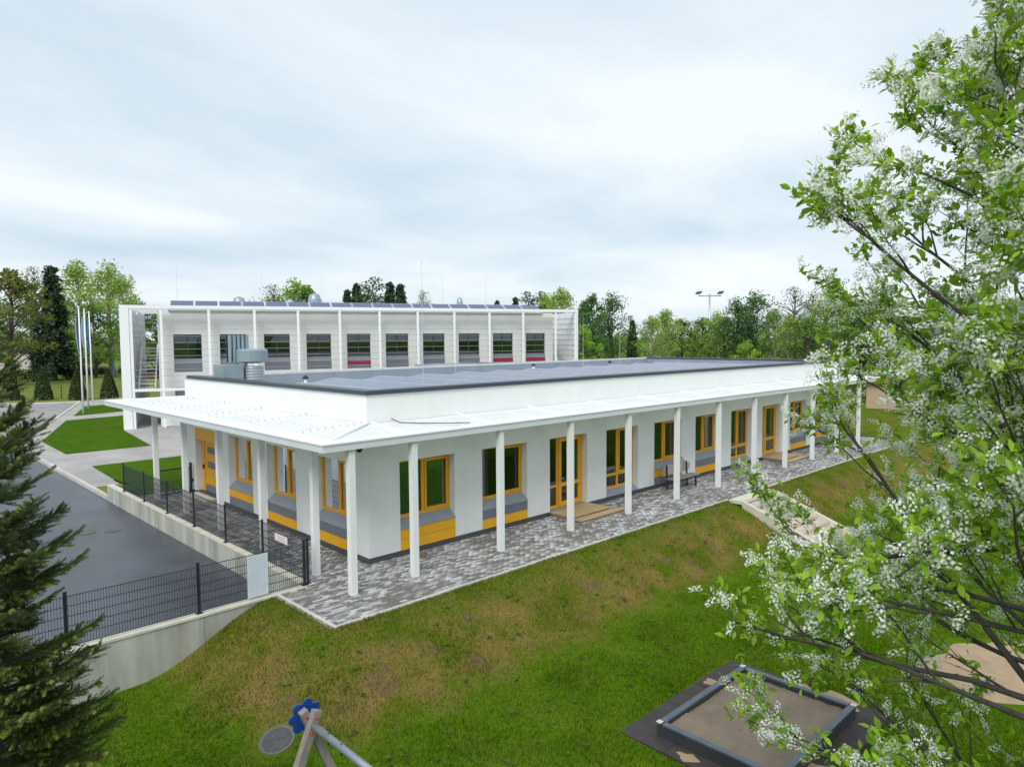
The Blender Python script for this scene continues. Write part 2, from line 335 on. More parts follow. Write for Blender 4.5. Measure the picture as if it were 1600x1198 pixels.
struct(MB().add(V2,F2).build('gate_lawn', M_lawn2))

# ------------------------------------------------------------------ patio: pavers and kerb stones
pat = struct(MB().prism([(-2.72,-2.97),(33.4,-2.97),(33.4,13.2),(30.9,13.2),(30.9,0),(0,0),(0,13.2),(-1.75,13.2),(-1.75,-.3),(-2.72,-.3)], -.14, -.018).build('patio', mat('paver_bed', (.10,.09,.08), .95, .2, 5)))
def paver_mat():
    m = bpy.data.materials.new('paver'); m.use_nodes = True; t = m.node_tree; n = t.nodes; l = t.links; b = n['Principled BSDF']; b.inputs['Roughness'].default_value = .7
    g = n.new('ShaderNodeNewGeometry'); oi = n.new('ShaderNodeObjectInfo')
    ad = n.new('ShaderNodeMath'); l.new(g.outputs['Random Per Island'], ad.inputs[0]); l.new(oi.outputs['Random'], ad.inputs[1])
    fr = n.new('ShaderNodeMath'); fr.operation = 'FRACT'; l.new(ad.outputs[0], fr.inputs[0])
    ns = n.new('ShaderNodeTexNoise'); ns.inputs['Scale'].default_value = .55; ns.inputs['Detail'].default_value = 5; l.new(g.outputs['Position'], ns.inputs['Vector'])
    mp = n.new('ShaderNodeMapping'); mp.inputs['Scale'].default_value = (2.2,9,1); l.new(g.outputs['Position'], mp.inputs[0])
    n2 = n.new('ShaderNodeTexNoise'); n2.inputs['Scale'].default_value = 1; n2.inputs['Detail'].default_value = 3; l.new(mp.outputs[0], n2.inputs['Vector'])
    def ma(op, a, b2):
        x = n.new('ShaderNodeMath'); x.operation = op
        for i, q in ((0,a),(1,b2)):
            if isinstance(q,(int,float)): x.inputs[i].default_value = q
            else: l.new(q, x.inputs[i])
        return x.outputs[0]
    v = ma('ADD', ma('MULTIPLY', ns.outputs[0], 1.3), ma('MULTIPLY', n2.outputs[0], .7)); v = ma('ADD', v, ma('MULTIPLY', fr.outputs[0], 1.0))
    cr = n.new('ShaderNodeValToRGB'); e = cr.color_ramp.elements
    l.new(ma('MULTIPLY_ADD', v, 1.0) if False else ma('SUBTRACT', v, 1.0), cr.inputs[0])
    e[0].position = .18; e[0].color = (.16,.147,.13,1); e[1].position = 1.05; e[1].color = (.50,.51,.53,1)
    for p, c in ((.45,(.235,.225,.21,1)),(.68,(.33,.33,.335,1))):
        q = e.new(p); q.color = c
    l.new(cr.outputs[0], b.inputs['Base Color']); return m
M_paver = paver_mat()
pv = []
def fill(x0, x1, y0, y1):
    j = 0; y = y0
    while y + .095 <= y1:
        x = x0 - (.1 if j % 2 else 0)
        while x < x1 - .03:
            a = max(x, x0); b2 = min(x+.195, x1)
            if b2-a > .04: pv.append((a, b2, y, y+.095))
            x += .2
        y += .1; j += 1
fill(-2.70, 33.35, -2.95, -.32); fill(-1.74, 33.35, -.35+.03, -.0); fill(-1.74, -.03, 0, 13.18)
pv = np.array(pv); dc = np.hypot(pv[:,0]-CAM.x, pv[:,2]-CAM.y); full = (pv[:,1]-pv[:,0]) > .19
order = np.argsort(dc + 1000*(~full)); single = order[:300]; rest = order[300:]
c_ = .006
pme = MB().add([(-.0975,-.0475,-.04),(.0975,-.0475,-.04),(.0975,.0475,-.04),(-.0975,.0475,-.04),(-.0975+c_,-.0475+c_,0),(.0975-c_,-.0475+c_,0),(.0975-c_,.0475-c_,0),(-.0975+c_,.0475-c_,0)],
    [(4,5,6,7),(0,1,5,4),(1,2,6,5),(2,3,7,6),(3,0,4,7)]).mesh('paver', M_paver)
for i in single:
    a, b2, y0, y1 = pv[i]; link('paver', pme, pat, ((a+b2)/2, (y0+y1)/2, random.uniform(-.003,.002)))
q = pv[rest]; zt = rng.uniform(-.003,.002,len(q)); nq = len(q)
def P(ax, ay, z): return np.stack([ax, ay, z], -1)
zb = np.full(nq,-.04)
VV = np.stack([P(q[:,0],q[:,2],zb),P(q[:,1],q[:,2],zb),P(q[:,1],q[:,3],zb),P(q[:,0],q[:,3],zb),P(q[:,0]+c_,q[:,2]+c_,zt),P(q[:,1]-c_,q[:,2]+c_,zt),P(q[:,1]-c_,q[:,3]-c_,zt),P(q[:,0]+c_,q[:,3]-c_,zt)],1).reshape(-1,3)
FF = (np.arange(nq)[:,None,None]*8 + np.array([(4,5,6,7),(0,1,5,4),(1,2,6,5),(2,3,7,6),(3,0,4,7)])[None]).reshape(-1,4)
po = link('paver_field', npmesh('paver_field', VV, FF, M_paver, 4), pat); po['kind'] = 'stuff'
km = MB().box(-.495,.495,-.04,.04,-.2,.012).mesh('kerb_stone', M_kerb)
for i in range(16): link('kerb_stone', km, pat, (-2.75+.54+i, -3.01, 0))
for i in range(18): link('kerb_stone', km, pat, (15.95+.5+i, -3.01, 0))
for i in range(3): link('kerb_stone', km, pat, (-2.76, -2.55+i*.99, 0), (0,0,R(90)))
for i in range(2): link('kerb_stone', km, pat, (-1.2+i, 13.24, 0))

# ------------------------------------------------------------------ main building
B = tag(empty('school_building'), 'long low white building with yellow window frames, white columned canopy and solar roof', 'building')
L, WD, HT, HJ = 30.9, 13.0, 4.45, 3.72
front = [(1,'y2'),(4,'gy'),(7,'door'),(10,'tall'),(13,'yg'),(16,'gy'),(19,'tall'),(22,'door'),(25,'gy'),(28,'yg')]
left = [(7.03,'yg'),(4.0,'gy'),(.92,'gy')]
ow = 1.93; Z0, Z1 = .13, 2.58
wl = MB(); T = .32
# front wall: piers and lintel
xs = [0] + [v for x,_ in front for v in (x, x+ow)] + [L]
for i in range(0, len(xs), 2): wl.box(xs[i], xs[i+1], 0, T, Z0, Z1)
wl.box(0, L, 0, T, Z1, HT)
ysl = [T] + [v for y in (.92,4.0,7.03) for v in (y,y+ow)] + [10.2, 12.1, WD]
for i in range(0, len(ysl), 2): wl.box(0, T, ysl[i], ysl[i+1], Z0, Z1)
wl.box(0, T, T, WD, Z1, HT); wl.box(T, L, WD-T, WD, Z0, HT); wl.box(L-T, L, T, WD-T, Z0, HT)
wl.build('wall', M_white, B)
pl = MB().box(.025, L-.02, .025, .3, -.1, Z0-.002).box(.025, .3, .3, 10.2, -.1, Z0-.002).box(.025,.3,10.2,WD-.02,-.1,Z0-.002); pl.build('plinth', M_plinth, B)
cp = MB().box(-.05, L+.05, -.05, .36, HT, HT+.11).box(-.05,.36,.36,WD-.36,HT,HT+.11).box(L-.36,L+.05,.36,WD-.36,HT,HT+.11); cp.build('parapet_cap', M_cap, B)
MB().box(-.05, L+.05, WD-.36, WD+.05, HT, HT+.09).build('parapet_cap', mat('pale_parapet_metal', (.55,.57,.58), .4), B)
MB().box(.33, L-.33, WD-.35, WD-.325, 3.9, HT-.002).box(L-.35,L-.325,.33,WD-.36,3.9,HT-.002).build('parapet_lining', M_inner, B)
MB().box(.3, L-.3, .3, WD-.3, 3.7, 3.9).build('roof', M_roof, B)
# rooms behind the glass
rm = MB()
rm.box(.33, L-.4, 4.4, 4.5, .1, 3.0, 0).box(4.4,4.5,4.6,WD-.4,.1,3.0,0).box(.33, L-.4, .33, 4.4, .02, .12, 1).box(.33,4.4,4.5,WD-.4,.02,.12,1).box(.33, L-.4, .33, WD-.4, 3.0, 3.08, 0)
for x in (3.45, 9.45, 15.45, 21.45): rm.box(x-.06, x+.06, .33, 4.4, .12, 3.0, 0)
rm.build('interior', [mat('room_wall', (.35,.34,.31), .8), M_floor], B)

def sub(name, mb, m, par, tf):
    mb.v = [tf(p) for p in mb.v]
    if tf(( 1,0,0))[0] == tf((0,0,0))[0]: mb.f = [f[::-1] for f in mb.f]
    return mb.build(name, m, par)
def window(tf, kind, ci):
    """local coords: u 0..1.93 along the wall, v depth into the wall, z up"""
    w = ow; zb = {'tall': .33, 'door': Z0}.get(kind, .95); f = MB(); a, b2 = .25, .32; e = .002
    f.box(e, .075, a, b2, zb, Z1-e).box(w-.075, w-e, a, b2, zb, Z1-e).box(.075, w-.075, a, b2, Z1-.075, Z1-e).box(.075, w-.075, a, b2, zb, zb+.09)
    panes = []
    if kind == 'door':
        f.box(.60,.68,a,b2,zb+.09,Z1-.075).box(.075,.60,a,b2,.84,.92)
        f.box(.69,.82,a-.03,b2-.01,zb+.02,Z1-.085).box(w-.21,w-.08,a-.03,b2-.01,zb+.02,Z1-.085).box(.82,w-.21,a-.03,b2-.01,zb+.02,zb+.17).box(.82,w-.21,a-.03,b2-.01,Z1-.2,Z1-.085).box(.82,w-.21,a-.03,b2-.01,.83,.95)
        panes = [(.075,.60,zb+.09,.84),(.075,.60,.92,Z1-.075),(.82,w-.21,zb+.17,.83),(.82,w-.21,.95,Z1-.2)]
    else:
        f.box(w/2-.05,w/2+.05,a,b2,zb+.09,Z1-.075)
        s0 = w/2+.05
        zl = zb+.09
        if kind == 'tall':
            f.box(.075,w/2-.05,a,b2,.80,.89).box(w/2+.05,w-.075,a,b2,.80,.89); panes += [(.075,w/2-.05,zb+.09,.80),(s0,w-.075,zb+.09,.80)]; zl = .89
        f.box(s0+.003,s0+.06,a-.03,a+.02,zl+.003,Z1-.08).box(w-.135,w-.08,a-.03,a+.02,zl+.003,Z1-.08).box(s0+.06,w-.135,a-.03,a+.02,zl+.003,zl+.065).box(s0+.06,w-.135,a-.03,a+.02,Z1-.14,Z1-.08)
        panes += [(.075,w/2-.05,zl,Z1-.075),(s0,w-.075,zl,Z1-.075)]
    o = sub('door' if kind == 'door' else 'window', f, M_yellow, B, tf)
    for p in panes: sub('pane', MB().box(p[0],p[1],.283,.295,p[2],p[3]), M_glass, o, tf)
    if kind == 'door':
        sub('handle', MB().box(.74,.77,a-.075,a-.03,1.10,1.13).box(.74,.88,a-.085,a-.065,1.10,1.13).box(.735,.775,a-.036,a-.03,1.02,1.22), M_steel, o, tf)
        sub('threshold', MB().box(e,w-e,.0,.25,Z0-.06,Z0+.0), M_sill, o, tf)
    else:
        # sloping sill
        zs = .73 if kind != 'tall' else .16
        y0 = -.03
        sub('sill', MB().add([(e,y0,zs-.03),(w+.0-e,y0,zs-.03),(w-e,y0,zs),(e,y0,zs),(e,.25,zb-.03),(w-e,.25,zb-.03),(w-e,.25,zb),(e,.25,zb)],
            [(0,1,2,3),(7,6,5,4),(3,2,6,7),(0,4,5,1),(0,3,7,4),(1,5,6,2)]), M_sill, o, tf)
        rows = {'y2':((.435,.695,M_ypanel),(.13,.425,M_ypanel)),'gy':((.425,.695,M_gpanel),(.13,.415,M_ypanel)),'yg':((.425,.695,M_ypanel),(.13,.415,M_gpanel))}.get(kind,())
        for z0,z1,m in rows: sub('yellow_panel' if m is M_ypanel else 'grey_panel', MB().box(e,w-e,-.012,.03,z0,z1), m, o, tf)
        if rows: sub('backing', MB().box(.01,w-.01,.035,.2,.1,.69), M_plinth, o, tf)
    # curtains: folded cloth hanging behind the glass
    rr = random.Random(ci)
    spans = {0:[(.1,w-.1)],1:[(.1,.55),(1.45,w-.08)],2:[(.1,.4)],3:[(1.3,w-.1)],4:[]}[ci % 5]
    for a0,a1 in spans:
        n = int((a1-a0)/.03); vs = []
        for i in range(n+1):
            x = a0+(a1-a0)*i/n; y = .42 + .025*math.sin(i*1.3+rr.random())
            vs += [(x,y,max(zb-.1,.2)),(x,y,Z1+.1)]
        sub('curtain', MB().add(vs,[(2*i,2*i+2,2*i+3,2*i+1) for i in range(n)]), M_curt[(0 if ci in (0,5) else 2 if ci in (6,11) else 1+ci%2)], o, tf)
    return o
for i,(x,kd) in enumerate(front): window(lambda p, x=x: (x+p[0], p[1], p[2]), kd, [0,5,2,3,4,7,1,4,6,1][i])
for i,(y,kd) in enumerate(left): window(lambda p, y=y: (p[1], y+ow-p[0], p[2]), kd, [6,11,6][i])
# entrance door on the short side
dr = MB().box(.26,.32,10.202,12.098,Z0,2.14-.002)
for y0,y1,z0,z1 in ((10.21,10.32,Z0,2.12),(11.75,11.9,Z0,2.12)): dr.box(.2,.26,y0,y1,z0,z1)
for z0,z1 in ((.42,.78),(.785,1.06),(1.32,1.62),(1.88,2.12)): dr.box(.22,.262,10.33,11.74,z0,z1)
for z0,z1 in ((1.06,1.32),(1.62,1.88)): dr.box(.22,.262,10.33,10.55,z0,z1).box(.22,.262,11.5,11.74,z0,z1)
do = dr.build('door', M_yellow, B)
for z0,z1 in ((1.065,1.315),(1.625,1.875)): MB().box(.235,.262,10.555,11.495,z0,z1).build('pane', M_gpanel, do)
MB().box(.222,.262,10.33,11.74,Z0+.01,.415).build('kick_plate', M_gpanel, do)
MB().box(-.012,.03,10.202,12.098,2.15,2.575).build('yellow_panel', M_ypanel, do)
MB().box(-.35,.26,10.25,12.05,-.02,.09).build('doorstep', M_conc2, do)
MB().box(.14,.2,11.78,11.83,1.0,1.16).build('handle', M_black, do)
MB().box(-.06,0,12.45,12.52,.42,.55).build('wall_socket', M_black, B)
# wooden step in front of both garden doors
for x in (7,22):
    st = tag(empty('wooden_step', (x,0,0)), 'pale wooden step platform at the %s garden door' % ('nearer' if x == 7 else 'farther'), 'step', 'wooden door steps')
    for i in range(7): MB().box(-.03,1.95,-1.0+i*.14,-1.0+i*.14+.134,.10,.135).build('plank', M_wood, st)
    MB().box(0,1.92,-.98,-.03,.0,.098).build('frame', M_oldwood, st)
    for i in range(2): MB().box(-.03,2.25,-1.36+i*.165,-1.36+i*.165+.158,.045,.075).build('plank', M_wood, st)
    MB().box(0,2.2,-1.34,-1.06,.0,.044).build('frame', M_oldwood, st)
# canopy: outer edge, slats, battens
EX, EY, FB, FT = 2.28, 1.815, 3.40, 3.56; XE = L+2.2; YE = WD+2.2
cn = MB()   # fascia
cn.box(-EX,XE,-EY,-EY+.06,FB,FT-.002).box(-EX,-EX+.06,-EY+.06,YE-.06,FB,FT-.002).box(-EX,XE,YE-.06,YE,FB,FT-.002).box(XE-.06,XE,-EY+.06,YE-.06,FB,FT-.002)
can = cn.build('canopy', M_fascia, B)
ew = .42
MB().box(-EX-.02,XE+.02,-EY-.02,-EY+ew,FT,FT+.035).box(-EX-.02,-EX+ew,-EY+ew,YE-ew,FT,FT+.035).box(-EX-.02,XE+.02,YE-ew,YE+.02,FT,FT+.035).box(XE-ew,XE+.02,-EY+ew,YE-ew,FT,FT+.035).build('edge_sheet', M_wmetal, can)
def zc(dd, wdt): return FT+.0 + (HJ-.03-FT)*dd/wdt
ns = 9
for s_ in range(ns):
    t0 = ew + (EY-ew)*s_/ns; t1 = ew + (EY-ew)*(s_+1)/ns - .045; za, zb_ = zc(t0,EY), zc(t1,EY)
    u0 = ew + (EX-ew)*s_/ns; u1 = ew + (EX-ew)*(s_+1)/ns - .045; g = .03
    def slat(p):  # four plan corners, first two at the outer side
        vs = [(x,y,z) for (x,y),z in zip(p,(za,za,zb_,zb_))]; vs += [(x,y,z-.04) for x,y,z in vs]
        MB().add(vs,[(0,1,2,3),(7,6,5,4),(0,4,5,1),(1,5,6,2),(2,6,7,3),(3,7,4,0)]).build('slat', M_slat, can)
    slat([(-EX+u0+g,-EY+t0),(XE-u0-g,-EY+t0),(XE-u1-g,-EY+t1),(-EX+u1+g,-EY+t1)])
    slat([(-EX+u0,YE-u0-g),(-EX+u0,-EY+t0+g),(-EX+u1,-EY+t1+g),(-EX+u1,YE-u1-g)])
    slat([(XE-u0-g,YE-u0),(-EX+u0+g,YE-u0),(-EX+u1+g,YE-u1),(XE-u1-g,YE-u1)])
    slat([(XE-u0,-EY+t0+g),(XE-u0,YE-u0-g),(XE-u1,YE-u1-g),(XE-u1,-EY+t1+g)])
for i in range(11):
    x = .16 + 2.936*i
    MB().bar((x,-EY+ew-.05,FT+.025),(x,-.01,HJ+.0),.075,.05).build('batten', M_wmetal, can)
for i in range(5):
    y = .3 + 2.96*i
    MB().bar((-EX+ew-.05,y,FT+.025),(-.01,y,HJ),.075,.05).build('batten', M_wmetal, can)
    for kk in range(ns): 
        t = (kk+.9)/ns; xx = -EX+ew+(EX-ew)*t; MB().box(xx-.02,xx+.02,y-.045,y+.045,FT+.05+(HJ-FT-.03)*t,FT+.075+(HJ-FT-.03)*t).build('clip', M_fascia, can)
for cx_, cy_ in ((0,0),(L,0)):
    sg = -1 if cx_ == 0 else 1
    MB().bar((sg*(EX-ew+.1) + (0 if sg<0 else L),-EY+ew-.1,FT+.035),(cx_+sg*.02,-.02,HJ+.01),.11,.05).build('hip_strip', M_wmetal, can)
# carrying beams below the slats
bm = MB()
for i in range(11):
    x = .16+2.936*i; bm.box(x-.04,x+.04,-EY+.07,-.002,3.36,3.5)
for i in range(5):
    y = .3+2.96*i; bm.box(-EX+.07,-.002,y-.04,y+.04,3.36,3.5)
bm.build('beam', M_wmetal, can)
MB().tube([(.75,-.03,3.78),(.85,-.25,3.69),(1.25,-.7,3.67),(1.8,-1.15,3.66),(2.35,-1.38,3.64)],.014,6).build('cable', mat('brown_cable',(.13,.07,.05),.6), can)
dm = MB(); dm.tube([(-1.2,-1.55,3.40),(-1.2,-1.55,3.34),(-1.2,-1.55,3.29),(-1.2,-1.55,3.265)],[.08,.08,.06,.02],12); dm.build('dome_camera', M_black, can, True)
# columns
cw = .08
cme = MB().box(-cw,cw,-cw,cw,0,3.42).mesh('column', M_col)
cme2 = MB().box(-.1,.1,-.1,.1,-.01,.014).mesh('column_foot', M_steel)
cpos = [(-1.60+cw,-1.757+cw)] + [(-1.60+1.76+cw+2.936*k,-1.757+cw) for k in range(11)] + [(-1.53+cw,-1.757+1.848+cw+2.97*j) for j in range(5)] + [(L+1.5, 1.0+3*j) for j in range(5)]
for x,y in cpos:
    c0 = link('column', cme, B, (x,y,0)); link('column_foot', cme2, c0)
# solar panels: low tents with ridges running away from the front
PW, PL = 1.04, 1.70; tl = R(9)
sp = MB().box(0,PW,0,PL,0,.035,1).box(.022,PW-.022,.022,PL-.022,.0352,.038,0)
spm = sp.mesh('solar_panel', [M_solar, M_alu])
for i in range(12):
    for j in range(5):
        x = 1.0 + 2.24*i; y = .55 + j*1.74
        if i < 1 and j > 3: continue
        link('solar_panel', spm, B, (x, y, 4.20), (0,-tl,0)); link('solar_panel', spm, B, (x+PW*2*math.cos(tl)+.05, y+PL, 4.20), (0,-tl,math.pi))
MB().box(.9,28,.6,.64,3.9,4.2).box(.9,28,9.1,9.14,3.9,4.2).build('panel_rail', M_alu, B)

# things on the roof
hv = tag(empty('ventilation_unit', (.2,9.7,3.9)), 'grey-blue sheet metal ventilation unit with drum, hood and pipes on the white roof', 'ventilation unit')
MB().box(0,.75,.0,.9,0,1.12).build('housing', M_hvac, hv)
MB().tube([(1.2,.2,.05),(1.2,.2,.32),(1.2,.2,.34)],[.5,.46,.3],20).build('base_ring', M_hvac, hv, False)
rb = MB(); pts = []; rad = []
for i in range(22): pts.append((1.2,.2,.3+i*.035)); rad.append(.36+(.022 if i%3 else 0))
rb.tube(pts, rad, 22); rb.build('ribbed_drum', mat('ribbed_duct',(.42,.47,.50),.35,.1,2,metal=.5), hv, True)
MB().tube([(1.2,.25,1.15),(1.2,.25,1.22),(1.2,.25,1.62),(1.2,.25,1.68)],[.30,.56,.56,.5],24).build('hood', M_hvac, hv)
for i in range(5):
    MB().tube([(.50+i*.16,.55,1.2),(.50+i*.16,.55,2.2)],.07,8).build('pipe', M_hvac, hv)
MB().box(.42,1.22,.63,.67,1.2,2.18).build('pipe_bracket', M_black, hv)
MB().tube([(.75,.3,.9),(.95,.3,1.25),(1.05,.3,1.3)],.13,10).build('elbow_duct', M_alu, hv, True)
for i,(x,y,h,nm) in enumerate([(2.6,1.0,4.3,'nearest the front roof corner'),(12.6,11.6,3.2,'by the middle of the back parapet'),(22.5,11.6,3.4,'by the far back corner of the roof'),(26.5,11.9,3.0,'rightmost on the roof')]):
    rd = tag(empty('lightning_rod',(x,y,3.9)), 'thin lightning rod on a pale block, '+nm, 'lightning rod', 'lightning rods on the low roof')
    MB().tube([(0,0,.1),(0,0,h)],[.012,.005],6).build('rod', M_alu, rd); MB().prism([(.2*math.cos(a*math.pi/4),.2*math.sin(a*math.pi/4)) for a in range(8)],0,.1).build('block', M_conc2, rd)
for i,(x,y) in enumerate([(17.5,10.9),(3.2,9.3),(23.8,10.6)]):
    vt = tag(empty('roof_vent',(x,y,3.9)), ['short white roof vent pipe near the middle of the roof','white vent pipe beside the ventilation unit','dark capped roof vent near the far back corner'][i], 'vent')
    MB().tube([(0,0,0),(0,0,.5)],.07,10).build('pipe', M_wmetal if i<2 else M_steel, vt); MB().tube([(0,0,.5),(0,0,.56),(0,0,.64)],[.12,.12,.03],10).build('cap', M_black, vt)

# ------------------------------------------------------------------ bench, stairs
be = tag(empty('bench',(13.0,-.95,0)), 'weathered wooden bench with dark legs and carved pale backrest against the white wall', 'bench')
for i in range(3): MB().box(-.05,1.75,-.02+i*.14,.1+i*.14,.43,.47).build('seat_slat', M_oldwood, be)
for x in (.1,1.5):
    MB().bar((x,.0,0),(x,.02,.43),.05).build('leg', M_black, be); MB().bar((x,.40,0),(x+.02,.46,.95),.05).build('leg', M_black, be); MB().bar((x,.0,.41),(x,.42,.41),.045).build('leg_rail', M_black, be)
bp = [( -.05,.55),(.55,.55),(.6,.5),(1.05,.52),(1.2,.56),(1.55,.55),(1.78,.62),(1.82,.78),(1.72,.9),(1.5,.93),(1.38,1.02),(1.22,1.18),(1.1,1.12),(1.0,.93),(.55,.9),(.5,.95),(-.05,.92)]
vs = [(x,.47,z) for x,z in bp]+[(x,.52,z) for x,z in bp]; n_ = len(bp)
MB().add(vs,[tuple(range(n_)),tuple(range(2*n_-1,n_-1,-1))]+[(i,n_+i,n_+(i+1)%n_,(i+1)%n_) for i in range(n_)]).build('backrest', mat('pale_carved_wood',(.40,.36,.30),.8,.3,5), be)
ss = tag(empty('garden_stairs',(13.3,-3.05,0)), 'pale concrete garden stairs with side kerbs going down the grass bank', 'stairs')
MB().box(.0,2.65,-.5,.0,-.12,.005).build('landing', M_conc2, ss)
for i in range(7): MB().box(.14,2.51,-.93-i*.42,-.5-i*.42,-.45-i*.16,-.15-i*.16).build('step', mat('step_stone',(.50,.43,.35),.85,.2,3,.2,50) if i == 0 else bpy.data.materials['step_stone'], ss)
for x in (0,2.52):
    MB().add([(x,-.5,-.5),(x+.13,-.5,-.5),(x+.13,-.5,.015),(x,-.5,.015),(x,-3.6,-1.5),(x+.13,-3.6,-1.5),(x+.13,-3.6,-1.12),(x,-3.6,-1.12)],[(0,1,2,3),(7,6,5,4),(3,2,6,7),(0,4,5,1),(0,3,7,4),(1,5,6,2)]).build('side_kerb', M_conc2, ss)

# ------------------------------------------------------------------ retaining walls, fences, gate
r1 = tag(empty('retaining_wall',(-1.88,0,0)), 'low concrete retaining wall between asphalt road and paved patio', 'wall')
for i in range(7):
    y0 = -.02+i*2.36; MB().box(-.12,.12,y0,y0+2.352,-1.0,-.035).build('wall_panel', M_conc, r1)
MB().box(-.125,.125,-.02,16.5,-.033,.0).build('coping', M_conc2, r1)
r2_ = tag(empty('retaining_wall',(0,-.27,0)), 'stained concrete retaining wall with pale coping above the near lawn', 'wall')
for i in range(5):
    x1 = -2.02-i*2.4; MB().box(x1-2.394,x1,-.12,.12,-1.5,-.05).build('wall_panel', M_conc, r2_)
MB().box(-14.02,-1.76,-.14,.14,-.048,.0).build('coping', M_conc2, r2_)
def mesh_fence(name, label, p0, p1, n, h, parentpos=None):
    e_ = tag(empty(name, p0), label, 'fence'); v = Vector(p1)-Vector(p0); Ld = v.length; e_.rotation_euler = (0,0,math.atan2(v.y,v.x)); sg = Ld/n
    pm = MB().box(-.03,.03,-.02,.02,0,h+.05).box(-.035,.035,-.025,.025,h+.05,h+.07).box(-.07,.07,-.06,.06,-.012,.012).mesh('post', M_black)
    wp = MB(); k = int((sg-.08)/.05)
    for i in range(k+1):
        x = .04+i*(sg-.08)/k; wp.bar((x,.03,.04),(x,.03,h),.007)
    for j in range(6):
        z = .06+j*(h-.08)/5; wp.bar((.02,.026,z),(sg-.02,.026,z),.009,.012); wp.bar((.02,.036,z),(sg-.02,.036,z),.009,.012)
    wm = wp.mesh('wire_panel', M_wire)
    for i in range(n+1): link('post', pm, e_, (i*sg,0,0))
    for i in range(n): link('wire_panel', wm, e_, (i*sg,0,0))
    return e_
mesh_fence('mesh_fence', 'dark wire mesh fence on the wall beside the road, along the patio', (-1.88,14.6,0), (-1.88,-.22,0), 6, 1.05)
mesh_fence('mesh_fence', 'dark wire mesh fence on the stained wall above the near lawn', (-2.0,-.27,0), (-11.9,-.27,0), 4, 1.05)
gt = tag(empty('garden_gate',(-1.36,12.35,0)), 'black framed wire mesh gate between the white column and the building', 'gate')
MB().box(-.04,.04,-.04,.04,0,1.12).build('post', M_black, gt); MB().box(1.2,1.28,-.04,.04,0,1.2).build('post', M_black, gt)
MB().box(.07,.12,-.02,.02,.08,1.05).box(1.12,1.17,-.02,.02,.08,1.05).box(.12,1.12,-.02,.02,1.0,1.05).box(.12,1.12,-.02,.02,.08,.13).build('gate_frame', M_black, gt)
gw = MB()
for i in range(20): gw.bar((.13+i*.052,0,.13),(.13+i*.052,0,1.0),.007)
for j in range(5): gw.bar((.12,0,.2+j*.18),(1.12,0,.2+j*.18),.009)
gw.build('wire_panel', M_wire, gt)
wb_ = MB()
for i in range(12): wb_.box(-3.42+i*.041,-3.42+i*.041+.036,-.335,-.322,.06,1.02)
tag(wb_.build('corrugated_board', mat('pale_board',(.62,.68,.74),.5,.06,3)), 'pale ribbed plastic board fixed to the near mesh fence', 'board')
sg_ = tag(MB().box(-1.935,-1.925,.72,1.40,.76,.94).build('fence_sign', mat('sign_white',(.78,.74,.76),.5,.03,3)), 'small white sign with faint red lines on the patio fence', 'sign')
tx = MB()
for j,(a,b2) in enumerate(((.80,1.32),(.85,1.25),(.80,1.3))): tx.box(-1.938,-1.9352,a,b2,.885-j*.045,.897-j*.045)
tx.build('print', mat('faded_red_print',(.55,.22,.27),.6), sg_)
# manhole covers
for i,(x,y,z,rr_,lb) in enumerate([(-3.96,11.6,-.648,.36,'left of the two manhole covers in the road'),(-3.2,11.2,-.648,.27,'right of the two manhole covers in the road'),(MHX,MHY,float(gz(MHX,MHY))-.02,.30,'round concrete manhole cover in the lawn behind the swing')]):
    mh = tag(empty('manhole_cover',(x,y,z)), lb, 'manhole cover')
    if i == 2:
        e_ = .3; nv = Vector((float(gz(x-e_,y)-gz(x+e_,y)),float(gz(x,y-e_)-gz(x,y+e_)),2*e_)).normalized(); mh.rotation_euler = nv.to_track_quat('Z','Y').to_euler(); mh.location.z += .034
    MB().prism([(rr_*math.cos(a*.2618),rr_*math.sin(a*.2618)) for a in range(24)],-.06,.008).build('ring', mat('manhole_ring',(.13,.13,.125),.8,.2,6), mh)
    MB().prism([(rr_*.84*math.cos(a*.2618),rr_*.84*math.sin(a*.2618)) for a in range(24)],.0085,.016).build('lid', mat('iron_lid%d'%i,(.13,.12,.115) if i<2 else (.08,.08,.078),.8,.3,9,.3,60), mh)

# ------------------------------------------------------------------ sandbox, sand patch, swing
GL = -1.2
sb = tag(empty('sandbox',(.19,-11.1,float(gz(1.7,-9.2))+.015)), 'dark framed square sandbox filled with damp sand on rubber mats', 'sandbox')
w_, h_ = 3.05, 2.24
for (x0,x1,y0,y1) in ((0,w_,0,.09),(0,w_,h_-.09,h_),(0,.09,.09,h_-.09),(w_-.09,w_,.09,h_-.09)):
    MB().box(x0,x1,y0,y1,0,.25).build('board', M_sbox, sb); MB().box(x0-.012,x1+.012,y0-.012,y1+.012,.252,.285).build('rim', M_sboxtop, sb)
for x,y in ((0,0),(w_,0),(0,h_),(w_,h_)): MB().box(x-.08 if x else -.02,x+.02 if x else .08,y-.08 if y else -.02,y+.02 if y else .08,.286,.296).build('corner_plate', mat('corner_plate_metal',(.5,.52,.48),.4) if x+y == 0 else bpy.data.materials['corner_plate_metal'], sb)
sx, sy = np.meshgrid(np.linspace(.1,w_-.1,50), np.linspace(.1,h_-.1,40), indexing='ij'); sz = .17+.02*np.sin(sx*3.1)*np.cos(sy*2.7)+.008*rng.standard_normal(sx.shape)
ii, jj = np.meshgrid(np.arange(49),np.arange(39),indexing='ij'); ii=ii.ravel(); jj=jj.ravel()
link('sand_fill', npmesh('sand_fill', np.stack([sx,sy,sz],-1).reshape(-1,3), np.stack([ii*40+jj,(ii+1)*40+jj,(ii+1)*40+jj+1,ii*40+jj+1],-1), M_dsand, 4, True), sb)
